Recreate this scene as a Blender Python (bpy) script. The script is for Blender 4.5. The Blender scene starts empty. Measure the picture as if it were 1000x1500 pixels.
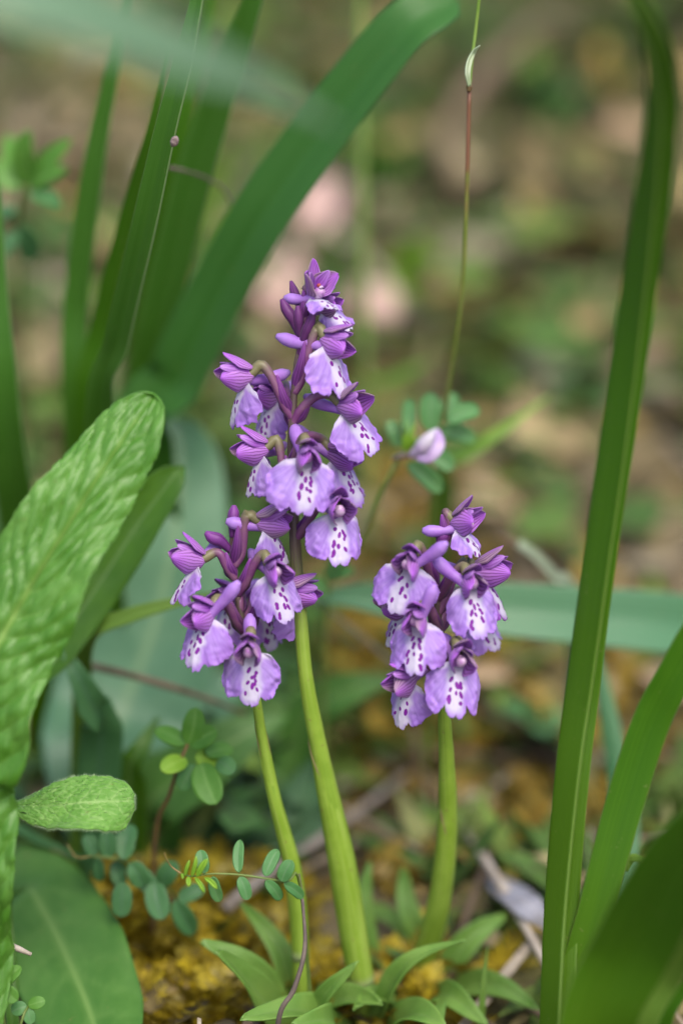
import bpy, math, random
import numpy as np
from mathutils import Vector

random.seed(11)
rng = np.random.default_rng(11)
R = math.radians
S = bpy.context.scene
COL = S.collection

# ------------------------------------------------------------------ camera
PITCH = R(23)
DF = 0.61                      # focus distance in metres
K = 0.36 / 1500.0              # picture height / distance, per photo pixel
cF = Vector((0, math.cos(PITCH), -math.sin(PITCH)))
cU = Vector((0, math.sin(PITCH), math.cos(PITCH)))
cR = Vector((1, 0, 0))
_v = -(1440 - 750) * K * 0.645
CAM_H = -(_v * math.cos(PITCH) - 0.645 * math.sin(PITCH))
CAM = Vector((0, 0, CAM_H))
cam = bpy.data.cameras.new('camera')
cam.sensor_fit = 'VERTICAL'
cam.sensor_height = 36.0
cam.sensor_width = 24.0
cam.lens = 100.0
cam.clip_start = 0.01
cam.clip_end = 500
cam.dof.use_dof = True
cam.dof.focus_distance = DF
cam.dof.aperture_fstop = 4.0
camo = bpy.data.objects.new('camera', cam)
COL.objects.link(camo)
camo.location = CAM
camo.rotation_euler = (math.pi / 2 - PITCH, 0, 0)
S.camera = camo

# ------------------------------------------------------------------ light
SUN_EL, SUN_AZ = R(60), R(158)     # azimuth measured clockwise from +y
wd = bpy.data.worlds.new('World'); S.world = wd; wd.use_nodes = True
wn = wd.node_tree.nodes
sky = wn.new('ShaderNodeTexSky'); sky.sky_type = 'NISHITA'; sky.sun_disc = False
sky.sun_elevation = SUN_EL; sky.sun_rotation = SUN_AZ
sky.air_density = 1.0; sky.dust_density = 4.0; sky.ozone_density = 1.0
wd.node_tree.links.new(sky.outputs[0], wn['Background'].inputs[0])
wn['Background'].inputs[1].default_value = 0.15
sl = bpy.data.lights.new('sun', 'SUN'); sl.energy = 1.5; sl.angle = R(35); sl.color = (1, 0.95, 0.87)
so = bpy.data.objects.new('sun', sl); COL.objects.link(so)
sd = Vector((math.sin(SUN_AZ) * math.cos(SUN_EL), math.cos(SUN_AZ) * math.cos(SUN_EL), math.sin(SUN_EL)))
so.rotation_euler = sd.to_track_quat('Z', 'Y').to_euler()
so.location = (0, 0, 5)
S.view_settings.view_transform = 'Standard'
S.view_settings.look = 'None'
S.view_settings.exposure = 0.84
S.view_settings.gamma = 1.0
S.render.engine = 'CYCLES'
S.cycles.use_denoising = True
S.cycles.max_bounces = 6
S.cycles.diffuse_bounces = 3
S.cycles.glossy_bounces = 2
S.cycles.transmission_bounces = 4

# ------------------------------------------------------------------ maths
def P(px, py, d=DF):
    return CAM + d * (cF + (px - 500) * K * cR - (py - 750) * K * cU)

def _h(ix, iy, seed):
    n = (ix * 374761393 + iy * 668265263 + seed * 974634721) & 0x7fffffff
    n = ((n ^ (n >> 13)) * 1274126177) & 0x7fffffff
    return ((n ^ (n >> 16)) & 0xffff) / 65535.0

def vn(x, y, seed=0):
    """value noise, -1..1"""
    x = np.asarray(x, float); y = np.asarray(y, float)
    ix = np.floor(x).astype(np.int64); iy = np.floor(y).astype(np.int64)
    fx = x - ix; fy = y - iy
    fx = fx * fx * (3 - 2 * fx); fy = fy * fy * (3 - 2 * fy)
    a = _h(ix, iy, seed); b = _h(ix + 1, iy, seed); c = _h(ix, iy + 1, seed); d = _h(ix + 1, iy + 1, seed)
    return ((a * (1 - fx) + b * fx) * (1 - fy) + (c * (1 - fx) + d * fx) * fy) * 2 - 1

def sst(a, b, x):
    t = np.clip((x - a) / (b - a), 0, 1)
    return t * t * (3 - 2 * t)

def gz(x, y):
    """height of the ground: a gentle bank that climbs behind the flowers"""
    x = np.asarray(x, float); y = np.asarray(y, float)
    k = 0.06
    sp = k * np.log1p(np.exp(np.clip((y - 0.72) / k, -40, 40)))
    rise = 0.9 * np.tanh(0.24 * sp / 0.9)
    b = 0.006 * vn(x * 14, y * 14, 3) + 0.012 * vn(x * 5 + 9, y * 5, 4) + 0.05 * vn(x * .7, y * .7, 8) * sst(1.2, 4, np.hypot(x, y - .6))
    near = sst(0.0, 0.06, np.abs(y - 0.60))     # level at the foot of the flowers
    return rise + b * (0.45 + 0.55 * near) - 0.004

def G(px, py, lift=0.0):
    a, b = 0.3, 6.0
    for _ in range(40):
        m = (a + b) / 2; p = P(px, py, m)
        if p.z > float(gz(p.x, p.y)) + lift: a = m
        else: b = m
    return P(px, py, a)

def drop(p, dz=-0.004):
    """the point of the ground straight below p"""
    return Vector((p.x, p.y, float(gz(p.x, p.y)) + dz))

def pxw(w, d=DF):
    return w * K * d

def path(pts, n, arc=True):
    p = np.array([tuple(v) for v in pts], float)
    if len(p) == 2:
        p = np.array([p[0], (p[0] + p[1]) / 2, p[1]])
    q = np.vstack([2 * p[0] - p[1], p, 2 * p[-1] - p[-2]])
    out = []
    m = 24
    for i in range(1, len(q) - 2):
        t = np.linspace(0, 1, m, endpoint=False)[:, None]
        a, b, c, d = q[i - 1], q[i], q[i + 1], q[i + 2]
        out.append(0.5 * ((2 * b) + (c - a) * t + (2 * a - 5 * b + 4 * c - d) * t ** 2 + (3 * b - a - 3 * c + d) * t ** 3))
    out.append(p[-1][None]); out = np.vstack(out)
    l = np.r_[0, np.cumsum(np.linalg.norm(np.diff(out, axis=0), axis=1))]
    s = np.linspace(0, l[-1], n)
    return np.stack([np.interp(s, l, out[:, k]) for k in range(3)], 1)

def nrm(a):
    return a / np.maximum(np.linalg.norm(a, axis=-1, keepdims=True), 1e-12)

# ------------------------------------------------------------------ objects
ORG = {}
def link(o, parent, org):
    COL.objects.link(o)
    ORG[o.name] = Vector(org)
    if parent is not None:
        o.parent = parent
        o.location = Vector(org) - ORG[parent.name]
    else:
        o.location = org
    return o

def mesh(name, V, F, mat, parent=None, org=None, st=None, pat=None, smooth=True):
    V = np.asarray(V, float)
    if org is None:
        org = Vector(V.mean(axis=0)) if parent is None else ORG[parent.name]
    W = V - np.array(tuple(org))
    me = bpy.data.meshes.new(name)
    me.from_pydata(W.tolist(), [], F)
    if st is not None:
        a = me.attributes.new('st', 'FLOAT_VECTOR', 'POINT'); a.data.foreach_set('vector', np.asarray(st, np.float32).ravel())
    if pat is not None:
        a = me.attributes.new('pat', 'FLOAT_COLOR', 'POINT'); a.data.foreach_set('color', np.asarray(pat, np.float32).ravel())
    if smooth:
        me.polygons.foreach_set('use_smooth', [True] * len(me.polygons))
    me.materials.append(mat)
    me.update()
    return link(bpy.data.objects.new(name, me), parent, org)

def thing(name, label, cat, org, group=None):
    o = bpy.data.objects.new(name, None); o.empty_display_size = 0.01
    link(o, None, org)
    o['label'] = label; o['category'] = cat
    if group: o['group'] = group
    return o

def tag(o, label, cat, group=None, kind=None):
    o['label'] = label; o['category'] = cat
    if group: o['group'] = group
    if kind: o['kind'] = kind
    return o

def solid(Pg, thick, T, Sg, rnd, pat=None):
    """closed sheet from a grid of points; returns V, F, st, pat"""
    ns, nt = Pg.shape[:2]
    du = np.gradient(Pg, axis=0); dv = np.gradient(Pg, axis=1)
    N = nrm(np.cross(du, dv))
    lo = Pg - N * thick
    V = np.vstack([Pg.reshape(-1, 3), lo.reshape(-1, 3)])
    n = ns * nt
    i = np.arange(n).reshape(ns, nt)
    a = i[:-1, :-1].ravel(); b = i[1:, :-1].ravel(); c = i[1:, 1:].ravel(); d = i[:-1, 1:].ravel()
    F = np.stack([a, b, c, d], 1).tolist() + np.stack([a + n, d + n, c + n, b + n], 1).tolist()
    ring = np.r_[i[0, :], i[1:, -1], i[-1, -2::-1], i[-2:0:-1, 0]]
    r2 = np.roll(ring, -1)
    F += np.stack([ring, r2, r2 + n, ring + n], 1).tolist()
    st = np.stack([T, Sg, np.full_like(T, rnd)], -1).reshape(-1, 3)
    st = np.vstack([st, st])
    if pat is not None:
        pat = pat.reshape(-1, 4); pat = np.vstack([pat, pat])
    return V, F, st, pat

def prof(kind):
    def f(s):
        if kind == 'oval': return np.sin(np.pi * np.clip(s, 0, 1)) ** 0.62
        if kind == 'oblong': return np.clip(1 - np.abs(2 * s - 1) ** 2.8, 0, 1) ** .6
        if kind == 'round': return np.sqrt(np.clip(1 - (2 * s - 1) ** 2, 0, 1))
        if kind == 'lance': return (np.clip(s / .3, 0, 1) ** .5 * .75 + .25 * sst(0, .35, s)) * np.clip((1 - s) / .65, 0, 1) ** .75
        if kind == 'blade': return (0.62 + .38 * sst(0, .4, s)) * np.clip((1 - s) / .5, 0, 1) ** .6
        if kind == 'strap': return (0.75 + .25 * sst(0, .3, s)) * np.clip((1 - s) / .10, 0, 1) ** .5
        if kind == 'obov': return np.sin(np.pi * np.clip(s, 0, 1) ** 1.35) ** 0.6
        if kind == 'sepal': return np.clip(s / .12, 0, 1) ** .4 * (.55 + .45 * sst(0, .45, s)) * np.clip((1 - s) / .55, 0, 1) ** .55
        return np.ones_like(s)
    return f

def leaf(name, pts, hw, mat, parent=None, shape='oval', face=None, twist=0, fold=0, cup=0, wav=(0, 0, 0), bull=0, veins=0,
         ns=26, nt=9, thick=0.00035, org=None, vslope=.35, seed=0, edge=0, rtip=0):
    C = path(pts, ns)
    s = np.linspace(0, 1, ns)
    Tn = nrm(np.gradient(C, axis=0))
    fv = np.array(tuple(face if face is not None else (-cF + Vector((0, 0, .5)))), float)
    N = nrm(fv - (Tn @ fv)[:, None] * Tn)
    tw = np.radians(np.interp(s, np.linspace(0, 1, len(twist)), twist)) if hasattr(twist, '__len__') else np.full(ns, R(twist))
    B0 = np.cross(Tn, N)
    N2 = N * np.cos(tw)[:, None] + B0 * np.sin(tw)[:, None]
    B = np.cross(Tn, N2)
    if callable(hw): w = hw(s)
    elif hasattr(hw, '__len__'): w = np.interp(s, np.linspace(0, 1, len(hw)), hw)
    else: w = hw * prof(shape)(s)
    if rtip: w = w * np.clip(1 - np.clip((s - 1 + rtip) / rtip, 0, 1) ** 2, 0, 1) ** .5
    w = np.maximum(w, 2e-5)
    t = np.linspace(-1, 1, nt)
    T, Sg = np.meshgrid(t, s)
    Wg = w[:, None]
    fa = np.radians(np.interp(s, np.linspace(0, 1, len(fold)), fold))[:, None] if hasattr(fold, '__len__') else R(fold)
    e = .10
    rr = np.sqrt(T * T + e * e) - e
    x = Wg * T * np.cos(fa)
    if edge: x = x * (1 + edge * vn(Sg * 17 + seed, np.sign(T) * 3 + 5, seed) * np.abs(T))
    h = Wg * rr * np.sin(fa) + cup * Wg * T * T
    if wav[0]:
        h = h + wav[0] * np.sin(Sg * wav[1] + np.sign(T) * wav[2] + seed) * T * T
    pat = np.zeros((ns, nt, 4)); pat[..., 3] = 1
    if veins:
        f = (Sg * veins - np.abs(T) * vslope * veins * .35 + .42 * vn(Sg * veins * .55, T * 2.2, seed + 6)) % 1.0
        lat = np.exp(-((f - .5) / .10) ** 2) * np.clip(1.15 - np.abs(T), 0, 1)
        g = (np.abs(T) * 4.2 + .35 * vn(Sg * 9, T * 3, seed) + .4 * np.floor(Sg * veins - np.abs(T) * vslope * veins * .35)) % 1.0
        lat2 = np.exp(-((g - .5) / .10) ** 2) * .6
        mid = np.exp(-(T / (.055 + .02 * (1 - Sg))) ** 2)
        v = np.clip(np.maximum(np.maximum(lat * .6, lat2 * .4 * (np.abs(T) > .12)), mid), 0, 1)
        pat[..., 0] = v
        pat[..., 1] = mid
        if bull:
            puff = (2 * np.abs(f - .5)) ** .6; puff2 = (2 * np.abs(g - .5)) ** .6
            away = 1 - np.exp(-(T / .09) ** 2)
            h = h + bull * Wg * away * (.75 * puff * (.45 + .55 * puff2) + .45 * vn(Sg * 24, T * 4, seed + 2) + .22 * vn(Sg * 55, T * 9, seed + 5)) - bull * Wg * .35 * mid
    Pg = C[:, None, :] + B[:, None, :] * x[..., None] + N2[:, None, :] * h[..., None]
    V, F, st, pat = solid(Pg, thick, T, Sg, random.random(), pat)
    return mesh(name, V, F, mat, parent, org, st, pat)

def tube_geo(pts, rad, n=None, seg=9, wob=0, seed=0):
    n = n or max(8, 7 * (len(pts) - 1))
    C = path(pts, n); s = np.linspace(0, 1, n)
    r = np.interp(s, np.linspace(0, 1, len(rad)), rad) if hasattr(rad, '__len__') else np.full(n, rad)
    if wob: r = r * (1 + wob * vn(s * n * .45, s * 0 + seed, seed))
    Tn = nrm(np.gradient(C, axis=0))
    ref = np.array([.13, .31, .94]); 
    if abs(Tn[0] @ ref) > .9: ref = np.array([.9, .3, .1])
    N = nrm(ref - (Tn @ ref)[:, None] * Tn); B = np.cross(Tn, N)
    a = np.linspace(0, 2 * np.pi, seg, endpoint=False)
    V = C[:, None] + r[:, None, None] * (N[:, None] * np.cos(a)[None, :, None] + B[:, None] * np.sin(a)[None, :, None])
    F = []
    for i in range(n - 1):
        for j in range(seg):
            k = (j + 1) % seg
            F.append((i * seg + j, i * seg + k, (i + 1) * seg + k, (i + 1) * seg + j))
    F.append(tuple(range(seg - 1, -1, -1))); F.append(tuple((n - 1) * seg + j for j in range(seg)))
    A, Sg = np.meshgrid(np.sin(a), s)
    st = np.stack([A, Sg, np.full_like(A, random.random())], -1).reshape(-1, 3)
    return V.reshape(-1, 3), F, st

def tube(name, pts, rad, mat, parent=None, org=None, **k):
    V, F, st = tube_geo(pts, rad, **k)
    return mesh(name, V, F, mat, parent, org, st)

# ------------------------------------------------------------------ materials
class NT:
    def __init__(s, name):
        s.m = bpy.data.materials.new(name); s.m.use_nodes = True
        s.t = s.m.node_tree; s.t.nodes.clear()
        s.out = s.t.nodes.new('ShaderNodeOutputMaterial')
    def n(s, typ, **kw):
        x = s.t.nodes.new('ShaderNode' + typ)
        for k, v in kw.items(): setattr(x, k, v)
        return x
    def put(s, sock, v):
        if hasattr(v, 'links') or hasattr(v, 'is_linked'): s.t.links.new(v, sock)
        elif isinstance(v, (tuple, list)) and len(v) == 3 and sock.type == 'RGBA': sock.default_value = (*v, 1)
        else: sock.default_value = v
    def math(s, op, a, b=0.0, c=None, clamp=False):
        x = s.n('Math', operation=op, use_clamp=clamp); s.put(x.inputs[0], a); s.put(x.inputs[1], b)
        if c is not None: s.put(x.inputs[2], c)
        return x.outputs[0]
    def ss(s, v, a, b):
        x = s.n('MapRange', interpolation_type='SMOOTHSTEP'); s.put(x.inputs[0], v); x.inputs[1].default_value = a; x.inputs[2].default_value = b
        return x.outputs[0]
    def mix(s, f, a, b, blend='MIX'):
        x = s.n('Mix', data_type='RGBA', blend_type=blend); s.put(x.inputs[0], f); s.put(x.inputs[6], a); s.put(x.inputs[7], b)
        return x.outputs[2]
    def attr(s, name):
        return s.n('Attribute', attribute_name=name)
    def sep(s, v):
        x = s.n('SeparateXYZ'); s.put(x.inputs[0], v); return x.outputs
    def comb(s, x_, y_, z_):
        x = s.n('CombineXYZ'); s.put(x.inputs[0], x_); s.put(x.inputs[1], y_); s.put(x.inputs[2], z_); return x.outputs[0]
    def noise(s, vec, scale, detail=3, rough=.55):
        x = s.n('TexNoise'); s.put(x.inputs['Vector'], vec); x.inputs['Scale'].default_value = scale
        x.inputs['Detail'].default_value = detail; x.inputs['Roughness'].default_value = rough
        return x.outputs[0]
    def pos(s):
        return s.n('NewGeometry').outputs['Position']
    def bump(s, h, strength, dist=0.0005):
        x = s.n('Bump'); x.inputs['Strength'].default_value = strength; x.inputs['Distance'].default_value = dist; s.put(x.inputs['Height'], h)
        return x.outputs[0]
    def finish(s, colr, rough=.5, spec=.5, trans=0.0, tcol=None, nrmn=None, sheen=0, coat=0):
        p = s.n('BsdfPrincipled'); s.put(p.inputs['Base Color'], colr); s.put(p.inputs['Roughness'], rough)
        p.inputs['Specular IOR Level'].default_value = spec
        if sheen:
            p.inputs['Sheen Weight'].default_value = sheen; p.inputs['Sheen Roughness'].default_value = .4
        if nrmn is not None: s.put(p.inputs['Normal'], nrmn)
        if trans:
            tr = s.n('BsdfTranslucent'); s.put(tr.inputs[0], tcol if tcol is not None else colr)
            if nrmn is not None: s.put(tr.inputs['Normal'], nrmn)
            mx = s.n('MixShader'); mx.inputs[0].default_value = trans
            s.t.links.new(p.outputs[0], mx.inputs[1]); s.t.links.new(tr.outputs[0], mx.inputs[2])
            s.t.links.new(mx.outputs[0], s.out.inputs[0])
        else:
            s.t.links.new(p.outputs[0], s.out.inputs[0])
        return s.m

def strap_mat(name, dark, light, margin=(.30, .38, .16), rough=.42, trans=.30, base=None, spec=.32):
    n = NT(name); u, v, r = n.sep(n.attr('st').outputs['Vector'])[:3]
    line = n.noise(n.comb(n.math('MULTIPLY', u, 26), n.math('MULTIPLY', v, 1.2), n.math('MULTIPLY', r, 40)), 1.0, 3)
    cl = n.mix(n.ss(line, .3, .7), dark, light)
    blot = n.noise(n.pos(), 60, 3)
    cl = n.mix(n.math('MULTIPLY', n.ss(blot, .5, .75), .35), cl, light)
    if base: cl = n.mix(n.ss(v, .62, .15), cl, base)
    au = n.math('ABSOLUTE', u)
    cl = n.mix(n.math('MULTIPLY', n.ss(au, .965, .995), .75), cl, margin)
    sp = n.noise(n.pos(), 900, 2)
    cl = n.mix(n.math('MULTIPLY', n.ss(sp, .70, .76), .4), cl, (.32, .30, .12))
    tc = n.mix(.5, cl, (.16, .32, .02))
    rg = n.math('ADD', n.math('MULTIPLY', line, .16), rough - .08)
    return n.finish(cl, rg, spec, trans, tc, n.bump(line, .35, .0004))

def broad_mat(name, dark, light, vein, rough=.5, trans=.25, sheen=0, fuzz=0, spec=.4, vfac=.8, lfac=.35):
    n = NT(name); u, v, r = n.sep(n.attr('st').outputs['Vector'])[:3]
    c = n.sep(n.attr('pat').outputs['Color'])
    b = n.noise(n.pos(), 90, 4)
    cl = n.mix(n.ss(b, .32, .68), dark, light)
    cl = n.mix(n.math('MULTIPLY', c[0], lfac), cl, vein)
    cl = n.mix(n.math('MULTIPLY', c[1], vfac), cl, vein)
    sp = n.noise(n.pos(), 420, 2)
    cl = n.mix(n.math('MULTIPLY', n.ss(sp, .68, .78), .35), cl, (.2, .17, .06))
    fine = n.noise(n.pos(), 1400 if fuzz else 700, 3)
    tc = n.mix(.5, cl, (.17, .32, .02))
    return n.finish(cl, rough, spec, trans, tc, n.bump(fine, .35 if not fuzz else .6, .0003), sheen)

def lip_mat():
    n = NT('lip'); u, v, r = n.sep(n.attr('st').outputs['Vector'])[:3]
    c = n.sep(n.attr('pat').outputs['Color'])
    nz = n.noise(n.pos(), 420, 3)
    fan = n.noise(n.comb(n.math('MULTIPLY', u, 11), n.math('MULTIPLY', v, 1.5), n.math('MULTIPLY', r, 30)), 1.0, 3)
    lil = n.mix(n.ss(fan, .3, .7), (.34, .20, .60), (.46, .305, .70))
    lil = n.mix(n.math('MULTIPLY', n.ss(v, .6, .98), .35), lil, (.40, .15, .70))
    lil = n.mix(c[2], lil, (.33, .06, .53))
    cl = n.mix(n.ss(n.math('ADD', c[0], n.math('MULTIPLY', n.math('SUBTRACT', nz, .5), .25)), .05, .95), lil, (.63, .58, .73))
    d = n.math('ADD', c[1], n.math('MULTIPLY', n.math('SUBTRACT', nz, .5), .10))
    cl = n.mix(n.ss(d, .36, .29), cl, (.20, .010, .30))
    fine = n.noise(n.pos(), 2600, 2)
    h = n.math('ADD', n.math('MULTIPLY', fan, .6), n.math('MULTIPLY', fine, .5))
    return n.finish(cl, .5, .3, .28, cl, n.bump(h, .30, .0002), .15)

def sepal_mat(name, base, tip, vein, green, vcount=4.0, vamt=.75):
    n = NT(name); u, v, r = n.sep(n.attr('st').outputs['Vector'])[:3]
    wob = n.noise(n.comb(n.math('MULTIPLY', v, 4), u, n.math('MULTIPLY', r, 30)), 1.0, 2)
    uu = n.math('ADD', n.math('MULTIPLY', u, vcount), n.math('MULTIPLY', wob, .6))
    f = n.math('ABSOLUTE', n.math('SUBTRACT', n.math('FRACT', uu), .5))
    ln = n.math('MULTIPLY', n.ss(f, .26, .06), n.math('MULTIPLY', n.ss(v, 1.05, .75), vamt))
    cl = n.mix(n.ss(v, .25, 1.0), base, tip)
    nz = n.noise(n.pos(), 330, 3)
    cl = n.mix(n.math('MULTIPLY', n.ss(nz, .4, .7), .4), cl, tip)
    gr = n.math('MULTIPLY', n.ss(n.math('ADD', n.math('MULTIPLY', u, .5), n.math('MULTIPLY', r, .5)), .38, .85), .7)
    cl = n.mix(gr, cl, green)
    cl = n.mix(ln, cl, vein)
    fine = n.noise(n.pos(), 2600, 2)
    return n.finish(cl, .45, .35, .32, cl, n.bump(fine, .3, .0002), .15)

def plain_mat(name, c1, c2, rough=.5, scale=300, trans=0, spec=.4, bump=.3, along=None, bdist=.0003):
    """two-tone mottled material; along = (colour at v=1, from, to)"""
    n = NT(name)
    nz = n.noise(n.pos(), scale, 4)
    cl = n.mix(n.ss(nz, .35, .65), c1, c2)
    if along:
        v = n.sep(n.attr('st').outputs['Vector'])[1]
        cl = n.mix(n.ss(n.math('ADD', v, n.math('MULTIPLY', n.math('SUBTRACT', nz, .5), .12)), along[1], along[2]), cl, along[0])
    return n.finish(cl, rough, spec, trans, cl, n.bump(nz, bump, bdist))

def dry_mat(name, c1, c2, vein):
    n = NT(name)
    c = n.sep(n.attr('pat').outputs['Color'])
    nz = n.noise(n.pos(), 130, 5, .65)
    cl = n.mix(n.ss(nz, .35, .65), c1, c2)
    cl = n.mix(n.math('MULTIPLY', c[0], .6), cl, vein)
    return n.finish(cl, .7, .3, .12, cl, n.bump(nz, .5, .0005))

def litter_mat(name, stops, rough=.85, trans=0.0, scale=240):
    n = NT(name); r = n.sep(n.attr('st').outputs['Vector'])[2]
    ra = n.n('ValToRGB'); ra.color_ramp.interpolation = 'LINEAR'
    e = ra.color_ramp.elements
    while len(e) < len(stops): e.new(.5)
    for i, (p, c) in enumerate(stops): e[i].position = p; e[i].color = (*c, 1)
    n.put(ra.inputs[0], r)
    nz = n.noise(n.pos(), scale, 4)
    cl = n.mix(n.ss(nz, .35, .7), ra.outputs[0], n.mix(.6, ra.outputs[0], (.05, .035, .02)))
    return n.finish(cl, rough, .25, trans, cl, n.bump(nz, .4, .0005))

def ground_mat():
    n = NT('soil'); p = n.pos()
    a = n.noise(p, 9, 6, .62); b = n.noise(p, 32, 5, .6); c = n.noise(p, 4.5, 4); d = n.noise(p, 420, 4, .7)
    cl = n.mix(n.ss(b, .36, .66), (.060, .048, .025), (.23, .185, .10))
    cl = n.mix(n.ss(a, .48, .64), cl, (.27, .18, .035))
    cl = n.mix(n.math('MULTIPLY', n.ss(c, .46, .62), .75), cl, (.13, .16, .04))
    cl = n.mix(n.math('MULTIPLY', n.ss(d, .52, .72), .5), cl, (.30, .25, .18))
    return n.finish(cl, .95, .2, 0, None, n.bump(n.math('ADD', d, b), .8, .003))

M = {}
M['soil'] = ground_mat()
M['strapR'] = strap_mat('strap_deep', (.032, .122, .003), (.062, .182, .006), margin=(.16, .26, .05), rough=.42, base=(.075, .175, .006), spec=.30)
M['strapB'] = strap_mat('strap_blue', (.045, .150, .055), (.080, .215, .090), margin=(.12, .25, .12), rough=.36)
M['strapL'] = strap_mat('strap_left', (.038, .140, .010), (.076, .210, .028), margin=(.26, .38, .17), rough=.38, base=(.085, .205, .002), spec=.33, trans=.38)
M['strapD'] = strap_mat('strap_diag', (.034, .138, .018), (.060, .188, .036), margin=(.08, .19, .07), rough=.40, base=(.048, .145, .002), spec=.38, trans=.38)
M['strapH'] = strap_mat('strap_level', (.060, .18, .078), (.105, .255, .125), margin=(.18, .32, .18), rough=.36, spec=.5)
M['strapG'] = strap_mat('strap_pale', (.13, .24, .14), (.18, .31, .19), margin=(.18, .30, .16), rough=.36)
M['grassy'] = strap_mat('strap_yellow', (.10, .20, .022), (.16, .29, .04), margin=(.2, .3, .08), rough=.45)
M['sage'] = broad_mat('sage_leaf', (.062, .195, .014), (.110, .270, .040), (.26, .42, .10), rough=.42, vfac=.85, lfac=.45, spec=.45)
M['fuzzy'] = broad_mat('fuzzy_leaf', (.095, .26, .030), (.155, .345, .055), (.30, .48, .15), rough=.6, sheen=.18, fuzz=1)
M['darkleaf'] = broad_mat('dark_leaf', (.038, .120, .004), (.058, .160, .006), (.12, .22, .06), rough=.5)
M['blueleaf'] = broad_mat('blue_leaf', (.085, .205, .105), (.120, .260, .140), (.21, .34, .17), rough=.40, spec=.5)
M['lowleaf'] = broad_mat('low_leaf', (.055, .160, .022), (.085, .210, .036), (.16, .29, .07), rough=.42, lfac=.45)
M['deepgreenleaf'] = broad_mat('deep_green_leaf', (.026, .088, .028), (.042, .125, .042), (.06, .15, .05), rough=.5, vfac=.5)  # dark bluish green as the leaf's own colour
M['clover'] = broad_mat('clover_leaf', (.065, .20, .020), (.10, .26, .030), (.14, .30, .06), rough=.5)
M['vetch'] = broad_mat('vetch_leaf', (.065, .20, .055), (.105, .26, .080), (.12, .24, .10), rough=.5)
M['vetchdark'] = broad_mat('vetch_dark', (.045, .145, .045), (.070, .19, .065), (.06, .15, .07), rough=.5)
M['young'] = broad_mat('young_leaf', (.17, .34, .022), (.24, .42, .035), (.26, .44, .06), rough=.5)
M['basal'] = broad_mat('basal_leaf', (.120, .250, .040), (.190, .330, .065), (.16, .27, .07), rough=.45, vfac=.5)
M['lip'] = lip_mat()
M['sepal'] = sepal_mat('sepal', (.52, .24, .66), (.46, .14, .68), (.15, .03, .19), (.34, .28, .22), 4.5, .75)
M['petal'] = sepal_mat('petal', (.34, .085, .52), (.50, .24, .68), (.16, .03, .25), (.42, .18, .58), 2.0, .5)
M['spur'] = plain_mat('spur', (.34, .14, .55), (.43, .22, .64), .42, 260, .25, .4, .15, ((.42, .23, .66), .5, 1.0))
M['ovary'] = plain_mat('ovary', (.15, .04, .14), (.19, .08, .15), .42, 300, .1, .4, .2, ((.17, .155, .075), .55, .8))
M['bract'] = sepal_mat('bract', (.13, .028, .17), (.25, .06, .33), (.055, .012, .07), (.17, .07, .15), 2.5, .6)
M['plum'] = sepal_mat('plum_bud', (.085, .022, .10), (.17, .04, .20), (.04, .010, .05), (.12, .06, .09), 2.5, .6)
M['column'] = plain_mat('column', (.72, .55, .74), (.45, .18, .52), .4, 700, .2, .5, .2)
M['pollen'] = plain_mat('pollinia', (.35, .10, .02), (.28, .03, .06), .5, 900)
def stem_mat(name, c1, c2, along, rim=None):
    n = NT(name); u, v, r = n.sep(n.attr('st').outputs['Vector'])[:3]
    nz = n.noise(n.pos(), 130, 4)
    rib = n.noise(n.comb(n.math('MULTIPLY', u, 9), n.math('MULTIPLY', v, 2.0), n.math('MULTIPLY', r, 30)), 1.0, 3)
    cl = n.mix(n.ss(nz, .35, .65), c1, c2)
    cl = n.mix(n.math('MULTIPLY', n.ss(rib, .42, .68), .55), cl, (.33, .45, .09))
    cl = n.mix(n.math('MULTIPLY', n.ss(rib, .45, .30), .45), cl, (.11, .22, .02))
    sp = n.noise(n.pos(), 620, 2)
    cl = n.mix(n.math('MULTIPLY', n.ss(sp, .66, .74), .45), cl, (.20, .12, .06))
    cl = n.mix(n.ss(v, .06, .0), cl, (.38, .46, .22))
    cl = n.mix(n.ss(n.math('ADD', v, n.math('MULTIPLY', n.math('SUBTRACT', rib, .5), .12)), along[1], along[2]), cl, along[0])
    return n.finish(cl, .40, .45, .15, cl, n.bump(rib, .5, .0005))
M['ostem'] = stem_mat('orchid_stem', (.195, .32, .025), (.25, .385, .042), ((.095, .06, .055), .56, .72))
M['ostem_short'] = stem_mat('orchid_stem_short', (.195, .32, .025), (.25, .385, .042), ((.095, .06, .055), .72, .86))
M['osheath'] = stem_mat('orchid_sheath', (.20, .325, .026), (.255, .39, .044), ((.22, .17, .08), .965, 1.0))
M['sheathpatch'] = plain_mat('sheath_patch', (.12, .23, .022), (.16, .27, .03), .42, 200, .1)
M['vstem'] = plain_mat('vetch_stem', (.11, .17, .035), (.15, .21, .05), .5, 300, .1)
M['tendril'] = plain_mat('tendril', (.22, .19, .06), (.26, .16, .06), .55, 300)
M['brownstem'] = plain_mat('brown_stem', (.16, .10, .03), (.10, .06, .03), .6, 300)
M['stalk'] = plain_mat('grass_stalk', (.14, .19, .03), (.19, .22, .05), .45, 200, .1, .4, .2, ((.17, .075, .04), .86, .93))
M['palestalk'] = plain_mat('pale_stalk', (.24, .36, .09), (.30, .42, .13), .5, 120, .2)
M['brightblade'] = strap_mat('bright_blade', (.17, .34, .04), (.25, .44, .08), margin=(.28, .42, .12), rough=.5)
M['stalktop'] = plain_mat('stalk_top', (.13, .24, .03), (.18, .28, .05), .45, 200, .1)
M['palesheath'] = plain_mat('pale_sheath', (.36, .46, .26), (.45, .52, .36), .5, 300, .2)
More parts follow.
